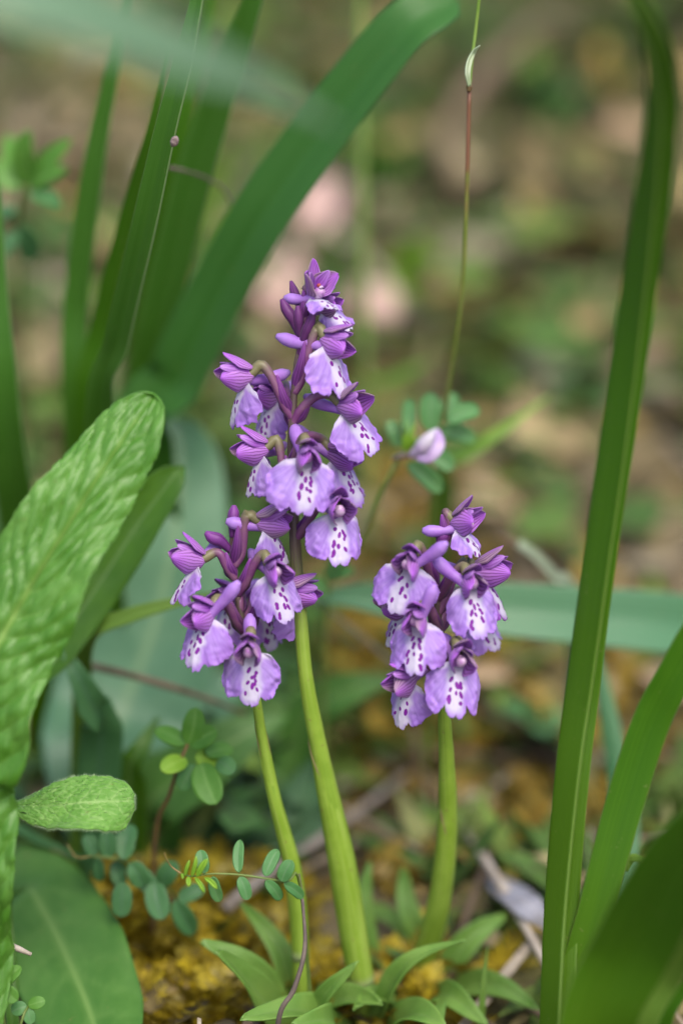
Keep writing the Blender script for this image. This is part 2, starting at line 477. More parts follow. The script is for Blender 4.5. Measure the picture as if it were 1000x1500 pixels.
M['bud'] = plain_mat('vetch_bud', (.62, .56, .66), (.50, .38, .60), .45, 200, .25, .4, .1, ((.70, .66, .72), .5, 1))
M['budpetal'] = plain_mat('bud_petal', (.55, .42, .64), (.44, .26, .55), .45, 200, .25, .4, .1)
M['twig'] = plain_mat('twig_grey', (.20, .165, .135), (.30, .26, .22), .8, 260, 0, .2, .6)
M['twigbrown'] = plain_mat('twig_brown', (.11, .075, .05), (.20, .145, .10), .8, 260, 0, .2, .6)
M['twigpale'] = plain_mat('twig_pale', (.36, .30, .24), (.48, .42, .35), .75, 260, 0, .25, .5)
M['twigdark'] = plain_mat('twig_dark', (.085, .065, .055), (.14, .11, .09), .7, 260, 0, .3, .5)
M['husk'] = plain_mat('husk', (.25, .19, .18), (.12, .08, .08), .8, 700, .1)
M['drypink'] = dry_mat('dry_pink', (.52, .33, .29), (.62, .43, .38), (.55, .42, .34))
M['drypale'] = dry_mat('dry_pale', (.18, .165, .16), (.31, .31, .36), (.40, .39, .41))
M['drytan'] = dry_mat('dry_tan', (.34, .23, .13), (.44, .32, .20), (.4, .3, .2))
M['hair'] = plain_mat('hair', (.55, .72, .42), (.48, .66, .38), .6, 500, .45)
M['silver'] = strap_mat('silver_leaf', (.22, .29, .18), (.34, .40, .30), margin=(.40, .36, .28), rough=.5)

# ------------------------------------------------------------------ ground
def build_ground():
    def axis(lo, hi, a, b, fine, n):
        inner = np.arange(a, b + 1e-6, fine)
        g = np.geomspace(1, 1 + (hi - b), n)[1:] - 1 + b
        g2 = a - (np.geomspace(1, 1 + (a - lo), n)[1:] - 1)
        return np.r_[g2[::-1], inner, g]
    xs = axis(-150, 150, -.7, .7, .01, 26); ys = axis(-150, 200, .2, 2.0, .01, 26)
    X, Y = np.meshgrid(xs, ys)
    Z = gz(X, Y)
    V = np.stack([X, Y, Z], -1).reshape(-1, 3)
    ny, nx = X.shape; i = np.arange(nx * ny).reshape(ny, nx)
    F = np.stack([i[:-1, :-1].ravel(), i[:-1, 1:].ravel(), i[1:, 1:].ravel(), i[1:, :-1].ravel()], 1).tolist()
    o = mesh('ground', V, F, M['soil'], None, Vector((0, 0, 0)))
    o['label'] = 'mottled brown woodland soil of the bank'; o['kind'] = 'structure'; o['category'] = 'ground'
build_ground()

def scatter_xy(n, ymin=.42, ymax=1.75, margin=.2):
    """points on the bank, spread evenly over what can be seen of it and a margin"""
    out = []
    y = ymin + (ymax - ymin) * rng.random(n) ** 1.1
    half = 0.5 * 0.30 * (y + .1) + margin
    x = (rng.random(n) * 2 - 1) * half
    return x, y

def quads(name, Vq, rnd, mat, label, cat, tint=None):
    """Vq (n, k, 2, 3) strips -> one object"""
    n, k = Vq.shape[:2]
    V = Vq.reshape(-1, 3)
    base = (np.arange(n) * k * 2)[:, None]
    F = []
    for j in range(k - 1):
        F.append(np.hstack([base + 2 * j, base + 2 * j + 1, base + 2 * j + 3, base + 2 * j + 2]))
    F = np.vstack(F).tolist()
    st = np.zeros((n, k, 2, 3)); st[..., 0] = np.array([-1, 1]); st[..., 1] = np.linspace(0, 1, k)[None, :, None]; st[..., 2] = rnd[:, None, None]
    o = mesh(name, V, F, mat, None, Vector((0, 0, 0)), st.reshape(-1, 3))
    return tag(o, label, cat, None, 'stuff')

def strips(x, y, length, width, ang, lift, curl, z0=0.0, k=5, tilt=None, taper=.75, roll=None):
    n = len(x)
    s = np.linspace(0, 1, k)
    d = np.stack([np.cos(ang), np.sin(ang)], 1); b = np.stack([-d[:, 1], d[:, 0]], 1)
    L = length[:, None] * s[None]
    # rises with angle lift, bends over by curl
    th = lift[:, None] + curl[:, None] * s[None]
    ds = length[:, None] / (k - 1)
    hx = np.cumsum(np.cos(th) * ds, 1) - np.cos(th[:, :1]) * ds; hz = np.cumsum(np.sin(th) * ds, 1) - np.sin(th[:, :1]) * ds
    w = width[:, None] * np.clip(1 - np.abs(2 * s - .9) ** 2 * taper, .06, 1)[None]
    cx = x[:, None] + d[:, :1] * hx; cy = y[:, None] + d[:, 1:] * hx
    cz = gz(x, y)[:, None] + np.broadcast_to(z0, (n,))[:, None] + hz
    V = np.zeros((n, k, 2, 3))
    rl = np.zeros(n) if roll is None else roll
    for i, sg in enumerate((-1, 1)):
        V[:, :, i, 0] = cx + sg * b[:, :1] * w * np.cos(rl)[:, None]
        V[:, :, i, 1] = cy + sg * b[:, 1:] * w * np.cos(rl)[:, None]
        V[:, :, i, 2] = cz + sg * w * np.sin(rl)[:, None]
    return V

def build_cover():
    # dead leaves and bark chips
    n = 5200
    x, y = scatter_xy(n)
    big = rng.random(n)
    ln = .005 + (.011 + .022 * sst(.66, .95, y)) * big ** 2.2; wd = ln * (.16 + .26 * rng.random(n))
    V = strips(x, y, ln, wd, rng.random(n) * 6.28, (-.15 + .5 * rng.random(n)) * sst(.6, .72, y), (rng.random(n) - .5) * 1.6 * (.3 + .7 * sst(.6, .72, y)), .002 + .006 * rng.random(n), 5, roll=(rng.random(n) - .5) * 1.3)
    r = np.clip(.5 + .40 * vn(x * 6, y * 6, 21) + .30 * (rng.random(n) - .5) * 2, 0, 1)
    quads('leaf_litter', V, r, litter_mat('litter', [(0, (.06, .05, .03)), (.2, (.15, .13, .05)), (.38, (.30, .22, .09)), (.55, (.40, .32, .17)), (.68, (.36, .24, .04)), (.84, (.40, .37, .25)), (1, (.34, .28, .19))]),
          'dead brown and tan leaf litter strewn over the bank', 'leaf litter')
    # needles and fine stems
    n = 2600
    x, y = scatter_xy(n)
    kp = (y > .72) | (rng.random(n) < .35); x, y = x[kp], y[kp]; n = len(x)
    ln = .02 + .05 * rng.random(n)
    V = strips(x, y, ln, .0005 + .0008 * rng.random(n), rng.random(n) * 6.28, (rng.random(n) - .4) * .35, (rng.random(n) - .6) * .4, .006, 4, taper=.2, roll=(rng.random(n) - .5))
    quads('needle_litter', V, rng.random(n), litter_mat('needles', [(0, (.10, .07, .05)), (.5, (.26, .20, .13)), (1, (.42, .36, .28))]), 'thin dry stems and needles lying among the litter', 'dry stems')
    # green seedlings and short grass far up the bank
    n = 7000
    x, y = scatter_xy(n, .74, 1.8, .25)
    keep = (vn(x * 4.2 + 5, y * 4.2, 31) + .55 * vn(x * 11, y * 11, 32) + .75 * sst(.82, 1.1, y) - .5 * sst(.0, .12, x) * sst(.95, .8, y) > .12)
    x, y = x[keep], y[keep]; n = len(x)
    ln = .015 + .035 * rng.random(n)
    V = strips(x, y, ln, .0012 + .0016 * rng.random(n), rng.random(n) * 6.28, .5 + rng.random(n) * .9, -(.3 + rng.random(n) * 1.4), 0, 6, taper=.9, roll=(rng.random(n) - .5))
    quads('bank_grass', V, rng.random(n), litter_mat('bank_grass', [(0, (.035, .085, .018)), (.55, (.08, .15, .030)), (.85, (.15, .20, .05)), (1, (.26, .24, .12))], .55, .2), 'short green grass growing up the bank', 'grass')
    # low round-leaved ground cover on the bank
    n = 2400
    x, y = scatter_xy(n, .76, 1.8, .25)
    keep = vn(x * 6 - 3, y * 6, 41) + .5 * sst(.85, 1.15, y) > .22
    x, y = x[keep], y[keep]; n = len(x)
    ln = .012 + .016 * rng.random(n)
    V = strips(x, y, ln, ln * .36, rng.random(n) * 6.28, .1 + .5 * rng.random(n), -.3 + 0 * x, .006 + .018 * rng.random(n), 6, taper=1.0, roll=(rng.random(n) - .5) * .6)
    quads('ground_cover', V, rng.random(n), litter_mat('cover', [(0, (.05, .13, .025)), (.5, (.09, .19, .035)), (1, (.16, .26, .04))], .5, .25), 'low green seedlings covering patches of the bank', 'ground cover')

def moss(name, label, areas, n_each, col, size=.011):
    Vs, rs = [], []
    for (px0, px1, py0, py1), n in zip(areas, n_each):
        for _ in range(n):
            g = G(random.uniform(px0, px1), random.uniform(py0, py1))
            if vn(g.x * 45, g.y * 45, 77) < -.45: continue
            az = random.random() * 6.283; el = random.uniform(.25, 1.2); L = size * random.uniform(.6, 1.5)
            d = np.array([math.cos(az) * math.cos(el), math.sin(az) * math.cos(el), math.sin(el)])
            side = np.array([-math.sin(az), math.cos(az), 0]); up = np.cross(d, side)
            o = np.array(tuple(g)) + np.array([0, 0, -.001])
            r = random.random()
            w = L * .022
            pts = [o + d * L * s - np.array([0, 0, 1]) * L * .25 * s * s for s in (0, .33, .66, 1)]
            Vs.append([[p - side * w, p + side * w] for p in pts]); rs.append(r)
            nb = 8
            for k in range(nb):
                s = .18 + .8 * k / nb
                c = o + d * L * s - np.array([0, 0, 1]) * L * .25 * s * s
                for sg in (-1, 1):
                    dd = nrm(d * .75 + side * sg * (1.0 - .2 * s) + up * random.uniform(-.3, .3)); bl = L * .36 * (1.05 - .75 * s)
                    q = nrm(np.cross(dd, up)) * L * .020
                    Vs.append([[c - q, c + q], [c + dd * bl * .35 - q * 1.3, c + dd * bl * .35 + q * 1.3], [c + dd * bl * .7 - q, c + dd * bl * .7 + q], [c + dd * bl - q * .15, c + dd * bl + q * .15]]); rs.append(min(1, r * .8 + .2 * random.random()))
    quads(name, np.array(Vs), np.array(rs), litter_mat(name, col, .6, .25, 300), label, 'moss')

def seedling_mat():
    n = 1500
    x = rng.uniform(-.085, .10, n); y = rng.uniform(.50, .74, n)
    keep = (vn(x * 26, y * 26, 51) + .5 * vn(x * 60, y * 60, 52) > -.05) & ~((x < -.012) & (x > -.085) & (y < .575))
    x, y = x[keep], y[keep]; n = len(x)
    ln = .008 + .018 * rng.random(n)
    V = strips(x, y, ln, ln * (.10 + .10 * rng.random(n)), rng.random(n) * 6.28, .25 + .8 * rng.random(n), -.9 * rng.random(n), 0, 7, taper=.95, roll=(rng.random(n) - .5) * .8)
    quads('seedling_mat', V, rng.random(n), litter_mat('seedling', [(0, (.06, .14, .03)), (.5, (.11, .22, .04)), (.85, (.18, .28, .05)), (1, (.30, .30, .12))], .5, .3), 'low mat of small green leaves around the orchid stems', 'ground cover')
def undergrowth():
    n = 950
    x = rng.uniform(-.15, -.01, n); y = rng.uniform(.60, .80, n)
    keep = vn(x * 30, y * 30, 61) > -.25
    x, y = x[keep], y[keep]; n = len(x)
    ln = .007 + .010 * rng.random(n)
    V = strips(x, y, ln, ln * (.26 + .16 * rng.random(n)), rng.random(n) * 6.28, .1 + .7 * rng.random(n), -.7 * rng.random(n), .004 + .022 * rng.random(n), 7, taper=1.0, roll=(rng.random(n) - .5) * .7)
    quads('undergrowth', V, rng.random(n), litter_mat('undergrowth', [(0, (.045, .13, .03)), (.5, (.08, .20, .05)), (.9, (.13, .27, .05)), (1, (.2, .33, .05))], .5, .3), 'small soft green leaves filling the ground below the broad leaves', 'undergrowth')
build_cover()
seedling_mat()
undergrowth()
moss('yellow_moss', 'golden yellow feathery moss at the foot of the orchids', [(170, 380, 1310, 1520), (380, 620, 1450, 1530), (300, 440, 1280, 1400), (640, 820, 1400, 1520)], [1700, 520, 160, 50],
     [(0, (.10, .10, .015)), (.25, (.34, .25, .012)), (.5, (.52, .39, .014)), (.8, (.62, .50, .05)), (1, (.60, .52, .24))], .015)
moss('ochre_moss', 'low ochre moss patches on the bank behind the orchids', [(450, 620, 900, 1080), (500, 780, 1080, 1330), (640, 980, 950, 1250), (560, 700, 690, 860), (250, 420, 1200, 1330)], [330, 150, 260, 150, 60],
     [(0, (.12, .08, .012)), (.4, (.36, .23, .020)), (.75, (.46, .33, .05)), (1, (.40, .36, .20))], .014)

# ------------------------------------------------------------------ strap-leaved clumps
def cl(*pp):
    return [P(*q) for q in pp]
def hws(d, *w):
    return [pxw(a, d) for a in w]

TWIST_R1 = [-26, -24, -18, -10, -5, -4, -8, -16, -26, -34, -30]
def right_clump():
    base = drop(P(850, 1580, .60))
    t = thing('strap_leaved_clump', 'clump of glossy deep green strap leaves, the tallest one arching over', 'plant', base)
    b = lambda dx, dy: base + Vector((dx, dy, 0))
    leaf('leaf', [b(-.010, 0)] + cl((789, 1500, .602), (797, 1317, .603), (812, 1133, .60), (830, 990, .597), (862, 750, .585), (897, 500, .57), (921, 333, .555), (938, 215, .542), (946, 120, .53), (930, 25, .515), (870, -60, .505), (760, -100, .50)),
         hws(.6, 50, 54, 56, 56, 55, 55, 54, 54, 56, 56, 54, 52, 48, 38, 20, 3), M['strapR'], t, face=(1, -.25, .1), fold=[68, 68, 66, 64, 62, 62, 62, 62, 64, 68], twist=TWIST_R1, ns=120, nt=29, thick=.0006)
    leaf('leaf', [b(.0, .003)] + cl((834, 1480, .604), (876, 1317, .60), (916, 1170, .597), (952, 1060, .593), (990, 985, .588), (1060, 860, .58), (1150, 780, .57)),
         hws(.6, 18, 22, 24, 26, 28, 29, 28, 26, 14, 2), M['strapR'], t, fold=[26, 20, 12, 10, 10], twist=[-8, -4, 4, 8], ns=70, nt=17, thick=.0006)
    leaf('leaf', [b(.003, -.012)] + cl((868, 1520, .572), (925, 1390, .560), (1000, 1265, .535), (1090, 1170, .51), (1200, 1110, .49)),
         hws(.55, 40, 56, 62, 62, 58, 40, 4), M['strapR'], t, fold=[22, 18, 14, 10], twist=[10, 6, 0], ns=60, nt=21, thick=.0006)
    leaf('leaf', [b(.010, -.008)] + cl((938, 1520, .575), (975, 1440, .57), (1020, 1375, .56), (1090, 1310, .55)), hws(.57, 14, 18, 20, 18, 3), M['grassy'], t, fold=14, ns=30, nt=11, thick=.0005)
    leaf('leaf', [b(.014, -.006)] + cl((965, 1520, .585), (1000, 1450, .58), (1060, 1390, .575)), hws(.57, 12, 16, 14, 3), M['strapR'], t, fold=14, ns=30, nt=11, thick=.0005)
    leaf('leaf', [b(.010, .016)] + cl((905, 1440, .66), (916, 1300, .672), (912, 1180, .68), (893, 1060, .685), (872, 960, .69), (858, 905, .69)), hws(.68, 14, 18, 20, 22, 20, 13, 2), M['strapB'], t, fold=-14, ns=50, nt=13, thick=.0005, face=(-.35, -.7, .65))
    leaf('shoot', cl((915, 1275, .60), (925, 1257, .599), (950, 1262, .597)), pxw(6), M['grassy'], t, 'blade', ns=16, nt=5)
right_clump()

def fallen_strap():
    a = P(1330, 1010, .74); a2 = drop(P(1430, 1180, .75))
    t = thing('bent_strap_plant', 'bluish green strap leaf lying level behind the shorter orchids', 'plant', a2)
    leaf('leaf', [a2, a] + cl((1160, 945, .72), (1000, 919, .70), (860, 905, .692), (740, 895, .688), (600, 882, .688), (500, 874, .69), (430, 873, .692)),
         hws(.72, 30, 36, 42, 46, 47, 47, 44, 40, 28, 3), M['strapH'], t, fold=[26, 20, 16, 16, 16], ns=70, nt=17, thick=.0006, face=(0, -.8, .6))
fallen_strap()

def left_clump():
    base = drop(P(190, 860, .74))
    t = thing('strap_leaved_clump', 'clump of upright strap leaves with a wide one leaning across and a curled tip', 'plant', base)
    b = lambda dx, dy: base + Vector((dx, dy, 0))
    leaf('leaf', [b(-.02, -.01)] + cl((40, 830, .70), (18, 690, .675), (6, 560, .66), (-4, 420, .655), (-12, 250, .65), (-40, 60, .64)), hws(.67, 32, 38, 38, 32, 24, 17, 11, 2), M['strapL'], t, fold=14, ns=50, nt=13, thick=.0006)
    leaf('leaf', [b(-.012, 0)] + cl((112, 620, .70), (112, 450, .69), (137, 250, .675), (166, 100, .665), (190, -20, .66), (215, -120, .65)), hws(.68, 20, 21, 20, 20, 20, 18, 10, 1), M['strapL'], t, fold=10, ns=50, nt=13, thick=.0005)
    leaf('leaf', [b(-.004, -.004)] + cl((150, 640, .668), (176, 500, .645), (210, 350, .625), (243, 200, .612), (268, 100, .606), (290, 0, .602), (315, -130, .60)), hws(.63, 30, 33, 34, 32, 27, 23, 21, 16, 2), M['strapL'], t, fold=[22, 22, 18, 16], twist=[-6, -10, -14], ns=80, nt=17, thick=.0005)
    leaf('leaf', [b(-.002, .004)] + cl((128, 640, .69), (148, 480, .675), (190, 310, .655), (222, 190, .64), (250, 60, .63)), hws(.66, 20, 21, 20, 17, 12, 2), M['strapR'], t, fold=8, ns=50, nt=9, thick=.0005)
    leaf('leaf', [b(.004, .006)] + cl((208, 640, .715), (228, 500, .70), (275, 300, .68), (320, 150, .665), (372, 0, .65), (420, -130, .64)), hws(.69, 28, 30, 31, 31, 31, 29, 22, 2), M['strapL'], t, fold=12, ns=60, nt=13, thick=.0005)
    leaf('leaf', [b(.002, .01)] + cl((205, 600, .735), (225, 420, .72), (262, 200, .70), (310, 0, .69), (330, -90, .685)), hws(.71, 20, 22, 24, 20, 2), M['strapR'], t, fold=8, ns=50, nt=9, thick=.0005)
    leaf('leaf', [b(.012, 0)] + cl((215, 660, .705), (262, 560, .695), (318, 445, .685), (392, 312, .672), (500, 160, .66), (588, 50, .652), (630, 20, .652), (672, 4, .655)),
         hws(.67, 40, 48, 53, 54, 53, 52, 52, 52, 50, 46, 40), M['strapD'], t, rtip=.05, fold=[16, 20, 22, 22, 20, 16, 10], twist=[-4, -6, -8, -8], ns=90, nt=21, thick=.0006)
left_clump()

def drooping():
    root = drop(P(-520, 900, .50))
    t = thing('drooping_strap_plant', 'pale blurred strap leaf drooping in over the other leaves from above', 'plant', root)
    leaf('leaf', [root] + cl((-420, 500, .43), (-300, 130, .41), (-160, -60, .40), (-20, -30, .40), (130, 20, .405), (270, 80, .415), (380, 125, .43), (500, 190, .45)),
         hws(.41, 36, 50, 62, 74, 84, 88, 84, 70, 40, 3), M['strapG'], t, fold=[20, 16, 12, 10], ns=60, nt=13, thick=.0006, face=(0, -.85, .5))
drooping()

# ------------------------------------------------------------------ broad-leaved herbs
def broad_herb():
    base = drop(P(-70, 1330, .585))
    t = thing('broad_leaved_herb', 'herb with long wrinkled pale green leaves and a heavy midrib', 'plant', base)
    leaf('leaf', [base] + cl((-70, 1210, .592), (-50, 1085, .588), (-14, 972, .586), (34, 880, .586), (90, 788, .588), (148, 694, .590), (196, 622, .593), (226, 580, .596)),
         hws(.585, 14, 50, 78, 92, 98, 98, 94, 86, 74, 62, 55), M['sage'], t, fold=[18, 14, 8, 5, 5], cup=-.10, wav=(.0022, 30, .8), bull=.12, veins=26, ns=260, nt=91, thick=.0005, vslope=.30, edge=.06, seed=3, rtip=.10)
    leaf('leaf', [base + Vector((.004, -.004, 0))] + cl((-40, 1320, .575), (-14, 1230, .57), (-8, 1140, .565)), hws(.57, 10, 24, 20, 3), M['sage'], t, fold=10, veins=8, ns=40, nt=15)
    leaf('leaf', [base + Vector((.01, .012, 0))] + cl((0, 1100, .65), (84, 950, .652), (142, 862, .652), (200, 772, .65), (240, 718, .648), (268, 682, .648)), hws(.65, 8, 10, 13, 18, 26, 36, 40, 38), M['darkleaf'], t, rtip=.12, fold=[16, 14, 14], bull=.03, veins=11, ns=60, nt=21, wav=(.001, 22, .5))
broad_herb()

def blue_herb():
    base = drop(P(150, 1180, .69))
    t = thing('broad_leaved_herb', 'herb with one big smooth blue-green leaf standing behind the pair of orchids', 'plant', base)
    leaf('leaf', [base] + cl((160, 1120, .70), (182, 1040, .71), (225, 920, .712), (256, 790, .712), (266, 690, .715), (258, 612, .72)), hws(.71, 14, 70, 104, 116, 104, 84, 66, 50), M['blueleaf'], t, rtip=.14, fold=10, cup=-.08, veins=7, ns=60, nt=25, wav=(.0012, 14, .6))
    leaf('leaf', [base + Vector((-.006, -.01, 0))] + cl((120, 1040, .67), (132, 935, .655), (185, 905, .65), (255, 884, .65), (330, 868, .66)), hws(.66, 8, 14, 15, 15, 12, 2), M['grassy'], t, fold=18, ns=40, nt=11)
    leaf('leaf', [base + Vector((-.004, -.012, 0))] + cl((150, 1080, .665), (138, 1040, .655), (112, 985, .65), (90, 945, .652)), hws(.655, 3, 14, 36, 30, 4), M['vetchdark'], t, fold=12, veins=5, ns=26, nt=11)
    leaf('leaf', [base + Vector((.008, -.006, 0))] + cl((190, 1140, .67), (205, 1100, .665), (232, 1052, .67)), hws(.67, 4, 22, 26, 3), M['darkleaf'], t, fold=10, veins=5, ns=22, nt=11)
blue_herb()

def dark_herb():
    base = drop(P(345, 1290, .715))
    t = thing('low_dark_herb', 'low herb with dark green leaves spreading behind the orchid stems', 'plant', base)
    b = lambda dx, dy: base + Vector((dx, dy, 0))
    leaf('leaf', [b(.01, .0)] + cl((420, 1150, .72), (450, 1050, .715), (510, 1012, .71), (590, 992, .71)), hws(.71, 6, 10, 24, 34, 28, 3), M['lowleaf'], t, fold=14, veins=6, ns=34, nt=13)
    leaf('leaf', [b(-.012, -.004)] + cl((215, 1190, .69), (290, 1125, .685), (350, 1082, .685), (420, 1050, .69)), hws(.69, 8, 42, 56, 44, 4), M['lowleaf'], t, fold=12, veins=6, ns=34, nt=15)
    leaf('leaf', [b(0, .004)] + cl((350, 1240, .73), (385, 1150, .735), (420, 1050, .745)), hws(.73, 14, 60, 76, 50, 5), M['deepgreenleaf'], t, fold=10, veins=6, ns=34, nt=15)
    leaf('leaf', [b(.004, -.004)] + cl((330, 1255, .71), (270, 1215, .715), (180, 1170, .73)), hws(.72, 10, 54, 50, 4), M['deepgreenleaf'], t, fold=10, veins=6, ns=30, nt=13)
    leaf('leaf', [b(.008, -.006)] + cl((390, 1250, .705), (440, 1190, .71), (460, 1110, .72)), hws(.71, 8, 46, 46, 4), M['deepgreenleaf'], t, fold=10, veins=6, ns=30, nt=13)
    leaf('leaf', [b(.0, .01)] + cl((300, 1060, .73), (330, 1010, .74), (410, 990, .745)), hws(.73, 6, 34, 40, 4), M['blueleaf'], t, fold=10, veins=6, ns=30, nt=13)
dark_herb()

def fuzzy_herb():
    base = drop(P(20, 1300, .63))
    t = thing('downy_leaved_seedling', 'seedling holding up one small downy leaf with a net of veins', 'plant', base)
    tube('leaf_stalk', [base] + cl((-16, 1245, .618), (-2, 1195, .611), (24, 1182, .607)), [pxw(5), pxw(4), pxw(3)], M['vstem'], t)
    ns, nt = 150, 75
    s = np.linspace(0, 1, ns); tt = np.linspace(-1, 1, nt)
    C = path(cl((14, 1180, .608), (70, 1181, .606), (130, 1176, .604), (196, 1174, .606)), ns)
    Tn = nrm(np.gradient(C, axis=0)); fv = np.array((0.05, -.62, .78))
    N = nrm(fv - (Tn @ fv)[:, None] * Tn); B = np.cross(Tn, N)
    wu = path([(a, b, 0) for a, b in zip((0, .15, .35, .55, .7, .85, .95, 1), (6, 18, 30, 42, 46, 42, 30, 9))], ns)
    wl = path([(a, b, 0) for a, b in zip((0, .12, .3, .5, .65, .8, .92, 1), (6, 18, 32, 42, 46, 43, 34, 9))], ns)
    wu = np.interp(s, wu[:, 0], wu[:, 1]) * K * .605 * 1.08; wl = np.interp(s, wl[:, 0], wl[:, 1]) * K * .605 * 1.08; w = (wu + wl) / 2
    T, Sg = np.meshgrid(tt, s)
    a = np.abs(T); SGN = 1 if (B[0] @ np.array(tuple(cU))) > 0 else -1
    x = np.where(T * SGN > 0, wu[:, None], wl[:, None]) * T * (1 + .03 * vn(Sg * 20, np.sign(T) + 4, 5) * a)
    f = (Sg * 8 - a * 1.7 + .18 * vn(Sg * 9, T * 5, 8)) % 1
    lat = np.exp(-((f - .5) / .09) ** 2) * np.clip(1.1 - a, 0, 1)
    g = (a * 4.2 + Sg * 1.5 + .45 * vn(Sg * 13, T * 6, 9) + .5 * np.floor(Sg * 8 - a * 1.7)) % 1
    lat2 = np.exp(-((g - .5) / .11) ** 2) * (1 - np.exp(-((f - .5) / .14) ** 2))
    mid = np.exp(-(T / .05) ** 2)
    v = np.clip(np.maximum(np.maximum(lat * .9, lat2 * .65), mid), 0, 1)
    h = w[:, None] * (-.20 * T * T + .10 * np.sin(Sg * 5) * a) - v * .00016 + .00016 * vn(Sg * 40, T * 18, 6) + .0012 * np.sin(Sg * 9 + T * 2) * a
    h += .0035 * np.exp(-((Sg - .55) / .3) ** 2) * (T > 0) * T ** 2
    Pg = C[:, None] + B[:, None] * x[..., None] + N[:, None] * h[..., None]
    pat = np.zeros((ns, nt, 4)); pat[..., 0] = v; pat[..., 1] = np.maximum(mid * .8, v * .9); pat[..., 3] = 1
    V, F, st, pat = solid(Pg, .0004, T, Sg, .5, pat)
    lf = mesh('leaf', V, F, M['fuzzy'], t, None, st, pat)
    # downy hairs along the margin and thinly over the blade
    HV, HF = [], []
    def hair(p, d, L, r=.000035):
        d = nrm(d); q = nrm(np.cross(d, (0.3, .5, .8))); q2 = np.cross(d, q); k = len(HV)
        for j in range(3):
            an = j * 2.094; HV.append(p + (q * math.cos(an) + q2 * math.sin(an)) * r)
        HV.append(p + d * L)
        HF.extend([(k, k + 1, k + 3), (k + 1, k + 2, k + 3), (k + 2, k, k + 3)])
    for i in range(2, ns - 1):
        for e, sg in ((0, -1), (nt - 1, 1)):
            for _ in range(5):
                j = min(i + random.random(), ns - 1.01); i0 = int(j); fr = j - i0
                p = Pg[i0, e] * (1 - fr) + Pg[i0 + 1, e] * fr
                d = B[i] * sg + Tn[i] * random.gauss(.2, .4) + N[i] * random.gauss(0, .5)
                hair(p, d, random.uniform(.0003, .0010))
    for j in range(nt):
        for _ in range(4):
            hair(Pg[-1, j], Tn[-1] + N[-1] * random.gauss(0, .5) + B[-1] * random.gauss(0, .5), random.uniform(.0003, .0010))
    for _ in range(2600):
        i, j = random.randrange(4, ns - 2), random.randrange(1, nt - 1)
        hair(Pg[i, j], N[i] + Tn[i] * random.gauss(.2, .5) + B[i] * random.gauss(0, .5), random.uniform(.0002, .0006), .000022)
    hr = mesh('hairs', np.array(HV), HF, M['hair'], lf); hr['kind'] = 'stuff'
fuzzy_herb()

def low_rosette():
    base = drop(P(20, 1300, .66))
    t = thing('low_leaf_rosette', 'rosette with one large dull green leaf flat above the moss', 'plant', base)
    leaf('leaf', [base] + cl((38, 1305, .655), (70, 1345, .645), (102, 1410, .635), (134, 1490, .622), (150, 1560, .61)), hws(.64, 10, 60, 86, 90, 80, 50), M['lowleaf'], t, fold=8, cup=-.1, veins=8, bull=.02, ns=60, nt=25, wav=(.0012, 14, .4), face=(.1, -.6, .8))
    leaf('leaf', [base + Vector((-.004, 0, 0))] + cl((10, 1270, .665), (60, 1260, .67), (120, 1275, .675)), hws(.67, 5, 24, 22, 3), M['lowleaf'], t, fold=10, veins=6, ns=26, nt=11)
    leaf('leaf', [base + Vector((-.004, -.004, 0))] + cl((0, 1225, .66), (60, 1232, .665), (125, 1262, .672)), hws(.67, 7, 9, 8, 3), M['vetchdark'], t, fold=14, ns=20, nt=7)
low_rosette()

# ------------------------------------------------------------------ small herbs
def leaflet(t, b, e, hw, d0, d1, mat, shape='obov', fold=16, veins=6, face=None, **k):
    p0, p1 = P(*b, d0), P(*e, d1); p1 = p0 + (p1 - p0) * random.uniform(.86, 1.08); hw *= random.uniform(.80, 1.08)
    m = (p0 + p1) / 2 + Vector((random.uniform(-1, 1), 0, random.uniform(-1, 1))) * (p1 - p0).length * .05 + (-cF + Vector((0, 0, .6))).normalized() * (p1 - p0).length * .06
    return leaf('leaflet', [p0, m, p1], pxw(hw, (d0 + d1) / 2), mat, t, shape, fold=fold + random.uniform(-8, 8), veins=veins, ns=18, nt=11, face=face, twist=random.uniform(-14, 14), **k)

def clover():
    d = .635
    base = drop(P(218, 1270, .66))
    t = thing('clover_sprig', 'sprig of rounded bright green clover leaflets in front of the blue-green leaf', 'plant', base)
    tube('stem', [base] + cl((228, 1225, .65), (248, 1165, .64), (262, 1120, d), (276, 1088, d)), [pxw(5), pxw(4.5), pxw(4), pxw(2.5)], M['brownstem'], t)
    for b, e, hw, m in [((277, 1090), (288, 1032), 19, 'clover'), ((274, 1090), (226, 1066), 17, 'clover'), ((279, 1090), (322, 1068), 20, 'clover'), ((272, 1112), (238, 1130), 18, 'young'), ((285, 1110), (330, 1112), 19, 'young'), ((300, 1105), (345, 1095), 15, 'clover'), ((285, 1120), (262, 1160), 17, 'vetch'), ((295, 1118), (318, 1182), 22, 'clover'), ((320, 1115), (345, 1135), 14, 'vetch')]:
        leaflet(t, b, e, hw, d, d + random.uniform(-.006, .006), M[m], 'round', 6, 5)
clover()

